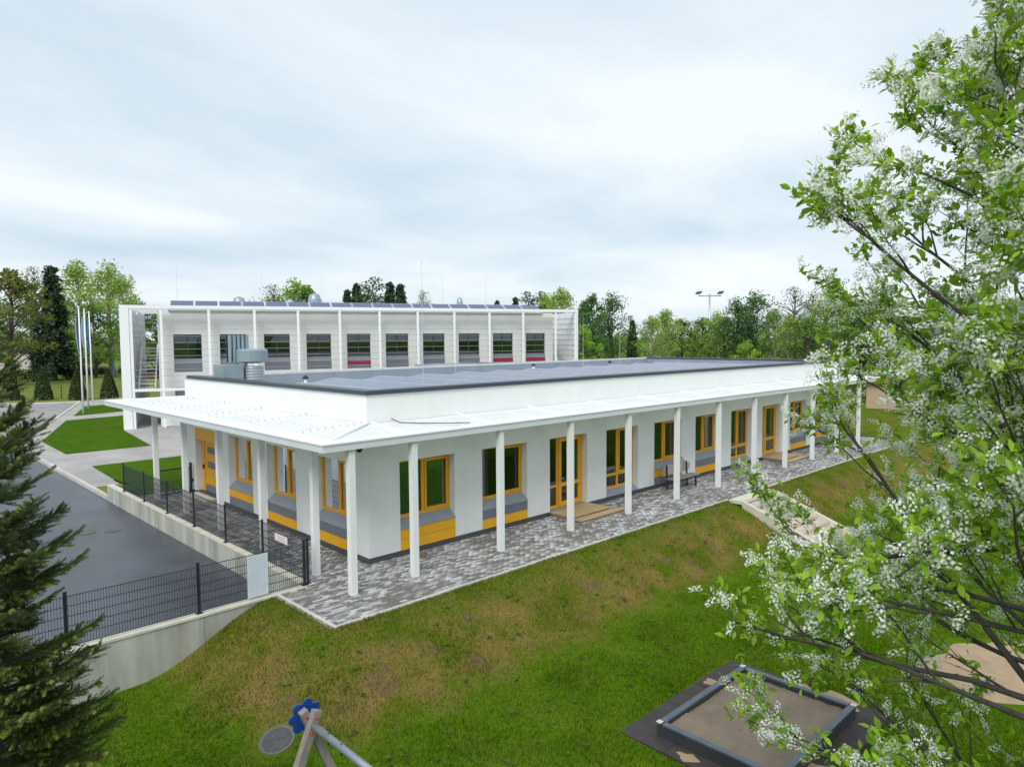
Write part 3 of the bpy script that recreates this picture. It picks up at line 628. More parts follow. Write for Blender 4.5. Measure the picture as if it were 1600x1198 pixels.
for i in range(8):
    for j in range(7):
        x = -.36+i*.5; y = -.42+j*.46
        if 0.05 < x and x+.5 < w_-.05 and .05 < y and y+.46 < h_-.05: continue
        MB().box(x,x+.493,y,y+.453,-.03,.035+random.uniform(-.008,.004)).build('rubber_mat', M_rubber, sb)
for i,(cx_, cy_, rr_) in enumerate([(3.45,.5,.3),(3.4,1.2,.22),(-.2,1.5,.12),(1.0,-.25,.2),(2.4,2.5,.15)]):
    MB().add([(cx_+rr_*(1+.3*math.sin(a*2.1+i))*math.cos(a*.5236),cy_+1.6*rr_*(1+.3*math.cos(a*1.7+i))*math.sin(a*.5236),.041) for a in range(12)],[tuple(range(12))]).build('spilled_sand', M_sand, sb)
for x,y,a in ((-.05,.02,200),(w_+.02,h_-.3,20)):
    MB().tube([(x+.07*math.cos(R(t)),y,.12+.07*math.sin(R(t))) for t in range(0,361,30)],.018,6).build('handle_loop', M_black, sb)
def patch(name, cx_, cy_, rad, m, lab):
    nn = 40; vs = [(cx_,cy_,float(gz(cx_,cy_))+.03)]
    for k_ in (.35,.7,1):
        for a in range(nn):
            q = 6.2832*a/nn; rr_ = rad*k_*(1+.12*math.sin(3*q+1)+.08*math.sin(7*q)); x=cx_+rr_*math.cos(q); y=cy_+rr_*math.sin(q); vs.append((x,y,float(gz(x,y))+(.03 if k_<1 else .004)))
    fs = [(0,1+a,1+(a+1)%nn) for a in range(nn)]
    for r_ in range(2): fs += [(1+r_*nn+a,1+(r_+1)*nn+a,1+(r_+1)*nn+(a+1)%nn,1+r_*nn+(a+1)%nn) for a in range(nn)]
    o = MB().add(vs,fs).build(name, m, None, True); o['kind'] = 'stuff'; o['label'] = lab; o['category'] = 'sand'
patch('sand_patch', 7.6, -12.9, 1.7, M_sand, 'bare yellow sand patch on the lawn behind the blossom tree')
sw = tag(empty('playground_swing',(-5.86,-7.80,float(gz(-5.86,-7.8)))), 'wooden A-frame swing with steel beam and blue flower-shaped end plate', 'swing')
zt_ = 1.1-float(gz(-5.86,-7.8))
for y in (0,-3.4):
    for s_ in (-1,1): MB().bar((s_*.95,y+s_*.05,-.05),(-s_*.07,y+s_*.05,zt_+.16),.1,.1,up=(0,1,0)).build('leg', M_oldwood, sw)
    for s_ in (-1,1):
        for t in (.9,.97):
            px = s_*.95*(1-t)-s_*.07*t; MB().tube([(px,y-.09+ (s_+1)*.0+s_*.05+ .035,t*(zt_+.16)),(px,y-.09+s_*.05+.015,t*(zt_+.16))],[.02,.012],8).build('bolt_cap', M_red, sw)
    fl = []
    for a in range(96):
        q = 6.2832*a/96; rr_ = .165+.055*abs(math.sin(q*3.5)); fl.append((rr_*math.cos(q),rr_*math.sin(q)))
    MB().prism(fl,-.012,.012).build('flower_plate', M_blue, sw, loc=(0,y+.13*(1 if y == 0 else -1),zt_+.04), rot=(R(90),0,0))
MB().tube([(0,.08,zt_),(0,-3.48,zt_)],.045,14).build('beam', M_steel, sw, True)
for y in (-.45,-.75,-1.55,-2.1): MB().tube([(0,y,zt_+.05),(0,y,zt_-.1)],.012,6).build('hook', M_black, sw)

# ------------------------------------------------------------------ back building
A = -0.3716; P0 = (5.79,40.33,0); BB = tag(empty('school_hall', P0, A), 'large grey two-storey hall with white outer frame, slats and roof solar panels', 'building')
bay, e0, e1, H, G = 3.236, 2.07, 2.13, 8.29, -.5; LB = e0+10*bay+e1; YB = 1.0; DP = 12.0
M_grey = mat('grey_cladding', (.74,.74,.73), .7, .05, .6); M_bred = mat('magenta_panel', (.36,.012,.06), .5, .05, 2)
wn = [(e0+bay*k+.72, e0+bay*k+.72+1.95) for k in range(10)]
wb = MB(); xs = [1.75]+[v for a,b2 in wn for v in (a,b2)]+[LB-1.9]
for i in range(0,len(xs),2): wb.box(xs[i],xs[i+1],YB,YB+.35,3.55,6.4)
wb.box(1.75,LB-1.9,YB,YB+.35,6.4,8.25).box(1.75,LB-1.9,YB,YB+.35,2.4,3.55)
gw_ = [(a,b2) for a,b2 in wn]; xs = [1.75]+[v for a,b2 in gw_ for v in (a,b2)]+[LB-1.9]
for i in range(0,len(xs),2): wb.box(xs[i],xs[i+1],YB,YB+.35,.5,2.4)
wb.box(1.75,LB-1.9,YB,YB+.35,G-.3,.5)
wb.box(1.75,2.1,YB+.35,YB+DP,G-.3,8.25).box(LB-2.25,LB-1.9,YB+.35,YB+DP,G-.3,8.25).box(2.1,LB-2.25,YB+DP-.3,YB+DP,G-.3,8.25)
wb.box(2.1,LB-2.25,YB+.35,YB+DP-.3,7.9,8.2)
wb.build('wall', M_grey, BB)
MB().box(2.1,LB-2.25,3.9,4.0,G,7.8).box(2.1,LB-2.25,YB+.4,3.9,3.2,3.3).build('interior', mat('hall_room',(.16,.14,.12),.8,.5,.5), BB)
M_bgl = glass('hall_glass',(.55,.66,.62))
M_dfr = mat('dark_window_frame',(.04,.042,.05),.4,.1,3); M_tg = mat('teal_blind',(.17,.25,.23),.8,.1,2)
kinds = ['tg','tr','g','g','r','n','n','n','tr','r']
for k,(a,b2) in enumerate(wn):
    f = MB(); y0 = YB+.16; zb = 4.55
    f.box(a+.003,a+.06,y0,y0+.07,zb,6.397).box(b2-.06,b2-.003,y0,y0+.07,zb,6.397).box(a+.06,b2-.06,y0,y0+.07,6.3,6.397).box(a+.06,b2-.06,y0,y0+.07,zb,zb+.06).box((a+b2)/2-.04,(a+b2)/2+.04,y0,y0+.07,zb+.06,6.3)
    o = f.build('window', M_dfr, BB)
    for x0,x1 in ((a+.06,(a+b2)/2-.04),((a+b2)/2+.04,b2-.06)): MB().box(x0,x1,y0+.03,y0+.045,zb+.06,6.3).build('pane', M_bgl, o)
    if kinds[k][0] == 't': MB().box(a+.05,b2-.05,y0+.12,y0+.13,zb,6.39).build('blind', M_tg, o)
    MB().add([(a,YB-.02,4.15),(b2,YB-.02,4.15),(b2,y0,zb),(a,y0,zb)],[(0,1,2,3)]).build('sill', M_gpanel, o)
    m2 = M_bred if 'r' in kinds[k] else M_gpanel
    MB().box(a+.003,b2-.003,YB-.012,YB+.05,3.86,4.13).build('panel', m2, o); MB().box(a+.003,b2-.003,YB-.012,YB+.05,3.56,3.85).build('panel', M_gpanel, o)
    w2 = MB().box(a+.003,b2-.003,YB+.12,YB+.2,.503,2.397).build('window', M_dfr, BB)
    for x0,x1 in ((a+.06,(a+b2)/2-.03),((a+b2)/2+.03,b2-.06)): MB().box(x0,x1,YB+.10,YB+.118,.56,2.34).build('pane', M_gpanel, w2)
# the white outer frame
fr = MB(); fr.box(-.62,LB+.15,-.12,.35,H,H+.24).box(0.0,LB,-.1,.1,2.22,2.42).box(-.62,-.02,-.12,DP+.6,G-.05+.0,H-.002).build('frame', M_wmetal, BB)
MB().box(LB+.0,LB+.15,-.12,DP+.6,2.2,H-.002).build('end_frame', M_wmetal, BB)
cm_ = MB().box(-.09,.09,-.09,.09,G,H-.002).mesh('column', M_wmetal)
for k in range(11): link('column', cm_, BB, (e0+bay*k,0,0))
link('column', cm_, BB, (.1,0,0)); link('column', cm_, BB, (LB-.11,0,0))
lm = MB().box(.02,LB-.02,-.035,.035,-.012,.012).mesh('louvre', mat('louvre_metal',(.36,.365,.37),.5,.04,2))
for j in range(11): link('louvre', lm, BB, (0,-.02,2.85+j*.49))
bk = MB().box(-.06,.06,.09,.30,-.03,.03).mesh('louvre_bracket', M_dfr)
for k in range(11):
    for j in range(11): link('louvre_bracket', bk, BB, (e0+bay*k-.0,.0,2.85+j*.49))
# side screens, roof grid, outside stair at both ends
for x0,nm in ((.0,'a'),(LB-.05,'b')):
    sc_ = MB()
    for i in range(24): sc_.bar((x0+.03,.3+i*.5,G if nm=='a' else 2.3),(x0+.03,.3+i*.5,H),.025)
    for j in range(11): sc_.bar((x0+.03,.2,2.85+j*.49),(x0+.03,DP+.4,2.85+j*.49),.03)
    sc_.build('side_screen', M_alu, BB)
gr = MB()
for i in range(5): gr.bar((.3+i*.32,.3,H+.05),(.3+i*.32,DP,H+.05),.05)
for i in range(24): gr.bar((.0,.4+i*.5,H+.05),(1.8,.4+i*.5,H+.05),.05)
gr.build('roof_grid', M_wmetal, BB)
def stair(xa):
    s_ = MB(); s_.bar((xa,1.2,2.4),(xa,5.0,5.6),.09,.2).bar((xa,5.0,5.6),(xa,1.6,8.0),.09,.2).bar((xa+1.1,1.2,2.4),(xa+1.1,5.0,5.6),.09,.2)
    st = s_.build('outside_stair', M_wmetal, BB)
    for i in range(12): t = i/12; MB().box(xa,xa+1.1,1.2+3.8*t,1.5+3.8*t,2.4+3.2*t,2.45+3.2*t).build('tread', M_wmetal, st)
    MB().box(xa-.05,xa+1.3,5,5.05,3.0,3.22).box(xa-.05,xa+1.3,5,5.05,3.3,3.45).build('stair_panel', M_bred, st)
stair(.35); stair(LB-1.6)
# roof panels and fans
sp2 = MB().add([(0,0,0),(1.64,0,0),(1.64,.85,.42),(0,.85,.42),(0,.02,-.04),(1.64,.02,-.04),(1.64,.87,.38),(0,.87,.38)],[(0,1,2,3),(7,6,5,4),(0,4,5,1),(1,5,6,2),(2,6,7,3),(3,7,4,0)],1)
sp2.add([(.04,.03,.022),(1.60,.03,.022),(1.60,.82,.412),(.04,.82,.412)],[(0,1,2,3)],0); sp2m = sp2.mesh('solar_panel',[M_solar,M_alu])
for i in range(18): link('solar_panel', sp2m, BB, (2.65+i*1.70,.75,H+.27))
MB().box(2.5,33.5,.8,1.5,8.2,8.52).build('panel_base', M_alu, BB)
for x,rr_,hh_ in ((7.6,.5,.9),(11.6,.35,.75),(13.6,.55,1.3),(26.6,.3,1.15)): MB().tube([(x,4,8.2),(x,4,8.5+hh_*.6),(x,4,8.6+hh_*.85),(x,4,8.6+hh_)],[rr_,rr_,rr_*.8,.05],14).build('roof_fan', M_hvac, BB, True)
for x,h2 in ((3.1,3.2),(9.3,3.0),(14.0,2.5),(24.5,3.0),(28.6,3.0)): MB().tube([(x,2.5,8.2),(x,2.5,8.6+h2)],[.02,.008],5).build('lightning_rod', M_alu, BB)
# low link wing between the two buildings
lk = tag(empty('link_wing'), 'low flat-roofed grey link wing between the white building and the hall', 'building')
MB().box(12,30,WD+2.6,27.6,-.5,3.75).build('wall', M_grey, lk); MB().box(11.9,30.1,WD+2.5,27.7,3.752,3.86).build('roof', M_roof, lk)
MB().box(21,26,20.5,26.5,3.862,4.05).build('roof_curb', M_inner, lk); MB().box(24.9,25.3,18,26,3.862,4.15).build('roof_curb', M_gpanel, lk)
MB().box(15.2,16.1,19.0,20.2,3.862,4.1).build('roof_hatch', M_ypanel, lk)

# ------------------------------------------------------------------ flagpoles
for i,(x,y,cols) in enumerate([(5.97,55.3,((.05,.16,.5),(.02,.02,.02),(.75,.75,.76))),(7.43,59.8,((.75,.75,.76),(.08,.2,.5),(.75,.75,.76))),(9.23,65.8,((.05,.22,.35),(.1,.35,.42),(.06,.2,.4)))]):
    fp = tag(empty('flagpole',(x,y,-.46)), 'tall white flagpole with limp flag, %s of the three' % ['nearest and leftmost','middle','farthest and rightmost'][i], 'flagpole', 'white flagpoles')
    MB().tube([(0,0,0),(0,0,9.3)],[.085,.05],10).build('pole', M_wmetal, fp, True); MB().tube([(0,0,9.3),(0,0,9.4),(0,0,9.47)],[.06,.09,.02],10).build('finial', M_wmetal, fp, True)
    fm = MB(); nn = 9; mm = 14
    for a in range(mm+1):
        for b2 in range(nn+1):
            t = b2/nn; zz = 8.9-a*.27-.25*t; wv = .1*math.sin(t*9+a*.25); xx = -.07-.30*t*(.6+.4*math.sin(a*.35)); fm.v.append((xx*.83+wv*.4,-xx*.3+wv,zz))
    for a in range(mm):
        for b2 in range(nn): fm.f.append((a*(nn+1)+b2,a*(nn+1)+b2+1,(a+1)*(nn+1)+b2+1,(a+1)*(nn+1)+b2)); fm.m.append(min(2,b2*3//nn))
    fm.build('flag', [mat('flag_%d_%d'%(i,j),c,.85,.06,3,trans=.2) for j,c in enumerate(cols)], fp, True)

# ------------------------------------------------------------------ floodlight mast, play things, far house
ms = tag(empty('floodlight_mast',(85.1,39.6,-.5)), 'tall grey floodlight mast with two lamps above the tree line', 'light mast')
MB().tube([(0,0,0),(0,0,12.9)],[.2,.11],10).build('pole', M_steel, ms, True); MB().bar((-1.2,1.2,12.6),(1.2,-1.2,12.6),.16).build('crossbar', M_steel, ms)
for s_ in (-1,1): MB().bar((s_*1.15-.5,-s_*1.15-.1,12.9),(s_*1.15+.5,-s_*1.15+.1,13.25),.7,.16).build('lamp', M_black, ms)
pt = tag(empty('play_tower',(3.2,108,-.5)), 'bright blue play tower at the far left edge of the field', 'play tower')
for x in (-1.1,1.1):
    for y in (-1.1,1.1): MB().box(x-.08,x+.08,y-.08,y+.08,0,4.2).build('post', M_blue, pt)
M_lb = mat('light_blue_plastic',(.03,.33,.55),.4,.1,2)
for z in (.9,2.6): MB().box(-1.2,1.2,-1.15,-1.1,z,z+1.3).box(-1.15,-1.1,-1.2,1.2,z,z+1.3).box(1.1,1.15,-1.2,1.2,z,z+1.3).build('side_panel', M_lb, pt)
MB().box(-1.2,1.2,-1.2,1.2,2.35,2.5).build('deck', M_lb, pt)
for i,(x,y) in enumerate([(24.6,116.5),(28.2,113.5)]):
    sf = tag(empty('swing_set',(x,y,-.5),R(-38)), ['left','right'][i]+' pale metal A-frame on the far field', 'swing', 'far play frames')
    for s_ in (-1,1): MB().bar((0,s_*.8,0),(0,0,2.6),.1).build('leg', M_lb, sf)
    MB().bar((0,0,2.55),(3.6,0,2.55),.1).build('beam', M_steel, sf)
ho = tag(empty('red_roofed_house',(52,1.5,-.1),R(10)), 'small house with red tiled roof half hidden behind the blossom tree', 'house')
MB().box(0,9,-4,4,0,2.3).build('wall', mat('ochre_wall',(.45,.33,.22),.8), ho); 
MB().add([(-.4,-4.5,2.2),(9.4,-4.5,2.2),(9.4,0,4.1),(-.4,0,4.1),(-.4,4.5,2.2),(9.4,4.5,2.2)],[(0,1,2,3),(3,2,5,4),(0,3,4),(1,5,2)]).build('roof', mat('red_tile',(.42,.10,.07),.8,.2,4), ho)
for x in (1.2,3.6,6.4):
    wo_ = MB().box(x,x+1.1,-4.03,-3.98,.9,2.0).build('window', M_wmetal, ho); MB().box(x+.08,x+1.02,-4.05,-4.032,.98,1.92).build('pane', M_gpanel, wo_)
far_w = tag(empty('far_building',(16,172,-.5),R(-20)), 'pale distant building behind the left park trees', 'building')
MB().box(-22,6,0,10,0,5).build('wall', mat('pale_far_wall',(.55,.52,.47),.8), far_w); MB().box(-22.5,6.5,-.5,10.5,5,5.5).build('roof', M_gpanel, far_w)
for i in range(7): MB().box(-20+i*3.6,-18.4+i*3.6,-.04,.02,1.2,3).build('window', M_gpanel, far_w)

# ------------------------------------------------------------------ trees
def blob_leaves(cent, rad, n, size, rg, flat=1.0):
    p = rg.normal(size=(n,3)); p /= np.linalg.norm(p,axis=1,keepdims=True); p *= (rg.random((n,1))**.45)*rad; p[:,2] *= flat
    return p + cent
def quads(P, size, rg, droop=0):
    n = len(P); a = rg.normal(size=(n,3)); a /= np.linalg.norm(a,axis=1,keepdims=True); b = rg.normal(size=(n,3)); b -= a*(a*b).sum(1,keepdims=True); b /= np.linalg.norm(b,axis=1,keepdims=True)
    s = size*rg.uniform(.6,1.3,(n,1)); V = np.stack([P-a*s*.5, P+b*s*.32, P+a*s*.5, P-b*s*.32],1).reshape(-1,3); return V, np.arange(4*n).reshape(-1,4)
def tree_mesh(kind, seed, Hh, leafm, barkm):
    rg = np.random.default_rng(seed); tr = MB(); pts = []
    if kind in ('round','birch','sparse'):
        wid = {'round':.30,'birch':.19,'sparse':.33}[kind]*Hh; base = {'round':.22,'birch':.25,'sparse':.22}[kind]*Hh
        tp = [(0,0,-.3),(.02*Hh*rg.normal(),.02*Hh*rg.normal(),.35*Hh),(.02*Hh*rg.normal(),.02*Hh*rg.normal(),.7*Hh),(0,0,.95*Hh)]
        tr.tube(tp,[.022*Hh,.016*Hh,.009*Hh,.002*Hh],7)
        nl = {'round':58,'birch':64,'sparse':60}[kind]; n_leaf = {'round':62,'birch':50,'sparse':36}[kind]
        for i in range(nl):
            t = rg.random()**.8; z = base+(Hh-base)*t; prof = math.sin(math.pi*min(1,(t*.82+.18)))**.7
            a = rg.uniform(0,6.283); rr = wid*prof*rg.uniform(.35,1.05); c = np.array([rr*math.cos(a),rr*math.sin(a),z])
            z0 = max(.15*Hh, z-rr*rg.uniform(.5,1.1)); tr.tube([(0,0,z0),(c[0]*.5,c[1]*.5,z0+(z-z0)*.6),tuple(c)],[.006*Hh,.004*Hh,.0012*Hh],4,cap=False)
            pts.append(blob_leaves(c, Hh*rg.uniform(.045,.085), n_leaf, 1, rg, .8 if kind!='birch' else 1.2))
        size = {'round':.026,'birch':.020,'sparse':.017}[kind]*Hh
    elif kind == 'spruce':
        tr.tube([(0,0,-.3),(0,0,Hh)],[.014*Hh,.002*Hh],7)
        for i in range(34):
            t = i/34; z = Hh*(.07+.91*t); rr = Hh*.20*(1-t)**.85+.02*Hh
            for k in range(9):
                a = rg.uniform(0,6.283); l = rr*rg.uniform(.65,1.1)
                s = np.linspace(.15,1,9)[:,None]; base = np.array([math.cos(a),math.sin(a),0])*l
                q = s*base + np.array([0,0,z]) + np.array([0,0,-.35*l])*s**1.5
                pts.append(np.repeat(q,4,0)+rg.normal(size=(36,3))*.012*Hh)
        size = .030*Hh
    else:  # pine
        tr.tube([(0,0,-.3),(.03*Hh,0,.5*Hh),(0,.02*Hh,.95*Hh)],[.017*Hh,.012*Hh,.003*Hh],7)
        for i in range(34):
            t = rg.random(); z = Hh*(.48+.5*t); rr = Hh*.19*(1-abs(t-.35))*rg.uniform(.2,1); a = rg.uniform(0,6.283); c = np.array([rr*math.cos(a),rr*math.sin(a),z])
            tr.tube([(0,0,z-.08*Hh),tuple(c)],[.005*Hh,.002*Hh],4,cap=False); pts.append(blob_leaves(c,Hh*rg.uniform(.05,.085),80,1,rg,.6))
        size = .022*Hh
    V, F = quads(np.concatenate(pts), size, rg)
    return tr.mesh('trunk', barkm, True), npmesh('crown', V, F, leafm, 4)
LM = {'birch':leafmat('birch_leaf',(.23,.33,.065)),'round':leafmat('tree_leaf',(.13,.225,.04)),'lime':leafmat('lime_leaf',(.20,.33,.025)),'spruce':leafmat('spruce_needles',(.03,.055,.026),.35,.1),
      'pine':leafmat('pine_needles',(.05,.085,.035),.35,.1),'olive':leafmat('budding_maple_leaf',(.15,.165,.04)),'dark':leafmat('dark_leaf',(.065,.15,.035)),'bare':leafmat('budding_twig',(.15,.165,.085))}
PR = {}
for nm,(kd,lf,bk_) in {'birch':('birch','birch',M_bbark),'birchb':('birch','birch',M_bbark),'round':('round','round',M_bark),'roundb':('round','round',M_bark),'lime':('round','lime',M_bark),'dark':('round','dark',M_bark),
    'larch':('birch','dark',M_bark),'spruce':('spruce','spruce',M_bark),'pine':('pine','pine',M_bark),'olive':('round','olive',M_bark),'bare':('sparse','bare',M_bark)}.items():
    PR[nm] = tree_mesh(kd, sum(map(ord,nm)), 12.0, LM[lf], bk_)
KW = {'birch':('birch_tree','light green birch'),'birchb':('birch_tree','slender light green birch'),'round':('leafy_tree','mid green leafy tree'),'roundb':('leafy_tree','bushy mid green tree'),'lime':('leafy_tree','bright lime green tree'),
      'dark':('leafy_tree','dark green leafy tree'),'larch':('conifer_tree','tall narrow dark green tree'),'spruce':('spruce_tree','dark pointed spruce'),'pine':('pine_tree','dark round-topped pine'),'olive':('maple_tree','large olive brown budding maple'),'bare':('leafy_tree','thinly leaved greyish tree')}
ORD = ['first','second','third','fourth','fifth','sixth','seventh','eighth','ninth','tenth','eleventh','twelfth','thirteenth','fourteenth','fifteenth','sixteenth']
def pix_to_xy(px, dist):
    v = d + r2*((px-800)/FPX); v = Vector((v.x,v.y)).normalized(); return CAM.x+v.x*dist, CAM.y+v.y*dist
def plant(lst, where, group):
    cnt = {}; tot = {}
    for t in lst: tot[t[0]] = tot.get(t[0],0)+1
    for kd,px,dist,top,wf in sorted(lst, key=lambda t:t[1]):
        x,y = pix_to_xy(px,dist); zb = -.5; hgt = 5.88+(531-(px-800)*.0072-top)*dist/1100*math.cos(math.atan((px-800)/1099)) - zb
        k = cnt.get(kd,0); cnt[kd] = k+1; nm, ds = KW[kd]
        lab = ds + ' ' + where + ('' if tot[kd]==1 else ', %s from left' % ORD[k])
        s = hgt/12.0; e_ = tag(empty(nm,(x,y,zb), random.uniform(0,6.28)), lab, 'tree', group); e_.scale = (s*wf,s*wf,s)
        link('trunk', PR[kd][0], e_); link('crown', PR[kd][1], e_)
plant([('olive',22,128,428,1.25),('bare',62,160,425,.9),('spruce',88,142,415,1.0),('birch',128,150,418,1.2),('birchb',176,140,420,1.35),('round',100,165,470,1.2),('roundb',150,136,478,1.1),('dark',55,170,470,1.1),('birch',196,165,440,1.1),('round',-25,140,440,1.1),('bare',-5,150,440,1.0),('dark',222,125,478,1.0),('round',245,128,482,1.0)], 'in the park at left', 'park trees at left')
plant([('bare',432,105,452,1.0),('lime',462,110,444,1.1),('round',482,108,452,1.0),('spruce',546,120,452,.8),('spruce',560,118,442,.8),('pine',585,115,434,1.2),('spruce',612,120,440,.8),('spruce',628,116,443,.9),('bare',662,125,460,.8),('spruce',778,130,469,.7),('spruce',806,128,464,.7),('pine',826,120,457,1.1),('pine',848,118,457,1.2),('lime',852,112,466,1.0),('birch',878,108,458,1.2)], 'rising behind the grey hall roof', 'trees behind the hall')
plant([('dark',925,92,466,.9),('larch',957,96,464,1.2),('dark',912,100,480,.9),('lime',908,80,514,1.1),('spruce',988,100,500,.8),('bare',985,104,498,.8),('birch',1018,96,500,1.3),('birch',1040,100,490,1.4),('round',1062,104,502,1.3),('bare',1085,112,505,1.2),('round',1098,110,500,1.1),('birchb',1120,108,492,1.3),('round',1132,100,500,1.2),('larch',1150,98,472,1.3),('larch',1180,100,462,1.4),('spruce',1170,94,505,.8),('lime',1166,78,536,1.1),('birch',1208,104,490,1.2),('bare',1240,104,455,1.1),('birch',1232,98,498,1.3),('bare',1268,106,462,1.0),('birchb',1290,100,465,1.4),('round',1262,96,500,1.4),('birch',1320,100,470,1.4),('round',1345,96,480,1.4),('dark',1375,100,470,1.3),('birch',1405,98,475,1.4),('round',1440,96,480,1.5),('birchb',1480,100,465,1.5),('dark',1520,96,475,1.4),('round',1560,96,470,1.5),('birch',1600,98,465,1.5)], 'in the wood beyond the low roof', 'trees beyond the low roof')
# a distant wood closes the horizon
rg = np.random.default_rng(5); pts = []
for i in range(520):
    a = YAW + R(rg.uniform(-48,48)); D_ = rg.uniform(215,330); hgt = rg.uniform(5,9); c = np.array([CAM.x+D_*math.cos(a),CAM.y+D_*math.sin(a),0])
    for k_ in range(4): pts.append(blob_leaves(c+np.array([rg.normal()*2,rg.normal()*2,hgt*(k_+.4)/4.2]), 2.6, 34, 1, rg))
V, F = quads(np.concatenate(pts), 1.3, rg); fw = link('far_wood', npmesh('far_wood',V,F,LM['round'],4)); fw['kind'] = 'stuff'; fw['label'] = 'distant wood along the horizon'; fw['category'] = 'wood'
# undergrowth behind the low roof and hedge across the field
pts = []
for i in range(240):
    px = rg.uniform(900,1620); x,y = pix_to_xy(px, rg.uniform(74,90)); pts.append(blob_leaves(np.array([x,y,rg.uniform(.2,1.6)]), rg.uniform(.8,1.5), 60, 1, rg))
V, F = quads(np.concatenate(pts), .38, rg); fw = link('undergrowth', npmesh('undergrowth',V,F,leafmat('shrub_leaf',(.10,.14,.03)),4)); fw['kind'] = 'stuff'; fw['label'] = 'shrubby undergrowth at the foot of the wood'; fw['category'] = 'undergrowth'
pts = []
for i in range(330):
    t = rg.random(); pts.append(blob_leaves(np.array([-20+60*t+rg.normal()*.3, 140-14*t+rg.normal()*.3, rg.uniform(-.1,.9)]), .8, 40, 1, rg))
V, F = quads(np.concatenate(pts), .3, rg); tag(link('clipped_hedge', npmesh('clipped_hedge',V,F,LM['spruce'],4)), 'long dark clipped hedge across the far end of the field', 'hedge')
bcx = tag(empty('flowering_shrub',(*pix_to_xy(1037,72),-.3)), 'small white flowering shrub just above the far roof edge', 'shrub')
P_ = np.concatenate([blob_leaves(np.array([rg.normal()*.8,rg.normal()*.8,2.2+rg.random()*1.4]), .7, 60, 1, rg) for _ in range(14)])
V, F = quads(P_, .2, rg); link('blossom', npmesh('blossom',V,F,mat('far_blossom',(.75,.76,.70),.8,trans=.2,isl=.15),4), bcx); MB().tube([(0,0,0),(0,0,2.6)],[.1,.03],6).build('trunk', M_bark, bcx)
# thujas and low fence along the parking
tm = np.random.default_rng(3); n_ = 5200; tt = tm.random(n_)**.75; aa = tm.uniform(0,6.283,n_); rr = (.92*(1-tt)**.72+.05)*tm.uniform(.82,1.06,n_)
P_ = np.stack([rr*np.cos(aa),rr*np.sin(aa),tt*3.3],-1); V, F = quads(P_, .2, tm); thm = npmesh('foliage', V, F, leafmat('thuja_leaf',(.040,.062,.018),.4,.1), 4); tht = MB().tube([(0,0,-.1),(0,0,3.1)],[.3,.03],7).mesh('trunk', M_bark)
for i,(x,y) in enumerate([(4.4,79.6),(7.08,77.3),(9.77,74.2),(12.66,73.3)]):
    t_ = tag(empty('thuja',(x,y,-.5),i*1.3), 'clipped cone-shaped thuja, %s from the left along the parking' % ORD[i], 'shrub', 'thujas along the parking'); t_.scale = (1,1,[1.0,1.04,1.0,.98][i]); link('foliage', thm, t_); link('trunk', tht, t_)
lf_ = tag(empty('low_fence',(1.5,83.6,-.5),R(-40)), 'low dark wire fence with thin posts behind the thujas', 'fence')
for i in range(9):
    MB().tube([(i*2.4,0,0),(i*2.4,0,1.5)],.04,6).build('post', M_black, lf_)
for z in (.4,.8,1.2): MB().bar((0,0,z),(19.2,0,z),.012).build('wire', M_wire, lf_)

# ------------------------------------------------------------------ spruce at the left edge
rg = np.random.default_rng(21); rd = random.Random(21)
sx_, sy_ = pix_to_xy(-38, 8.6); szb = float(gz(sx_,sy_)); SPH = 6.35-szb
spt = tag(empty('spruce_tree',(sx_,sy_,szb)), 'dark green spruce with drooping branches at the left edge, close by', 'tree')
MB().tube([(0,0,-.2),(0,0,SPH*.5),(0,0,SPH)],[.13,.08,.008],9).build('trunk', M_bark, spt, True)
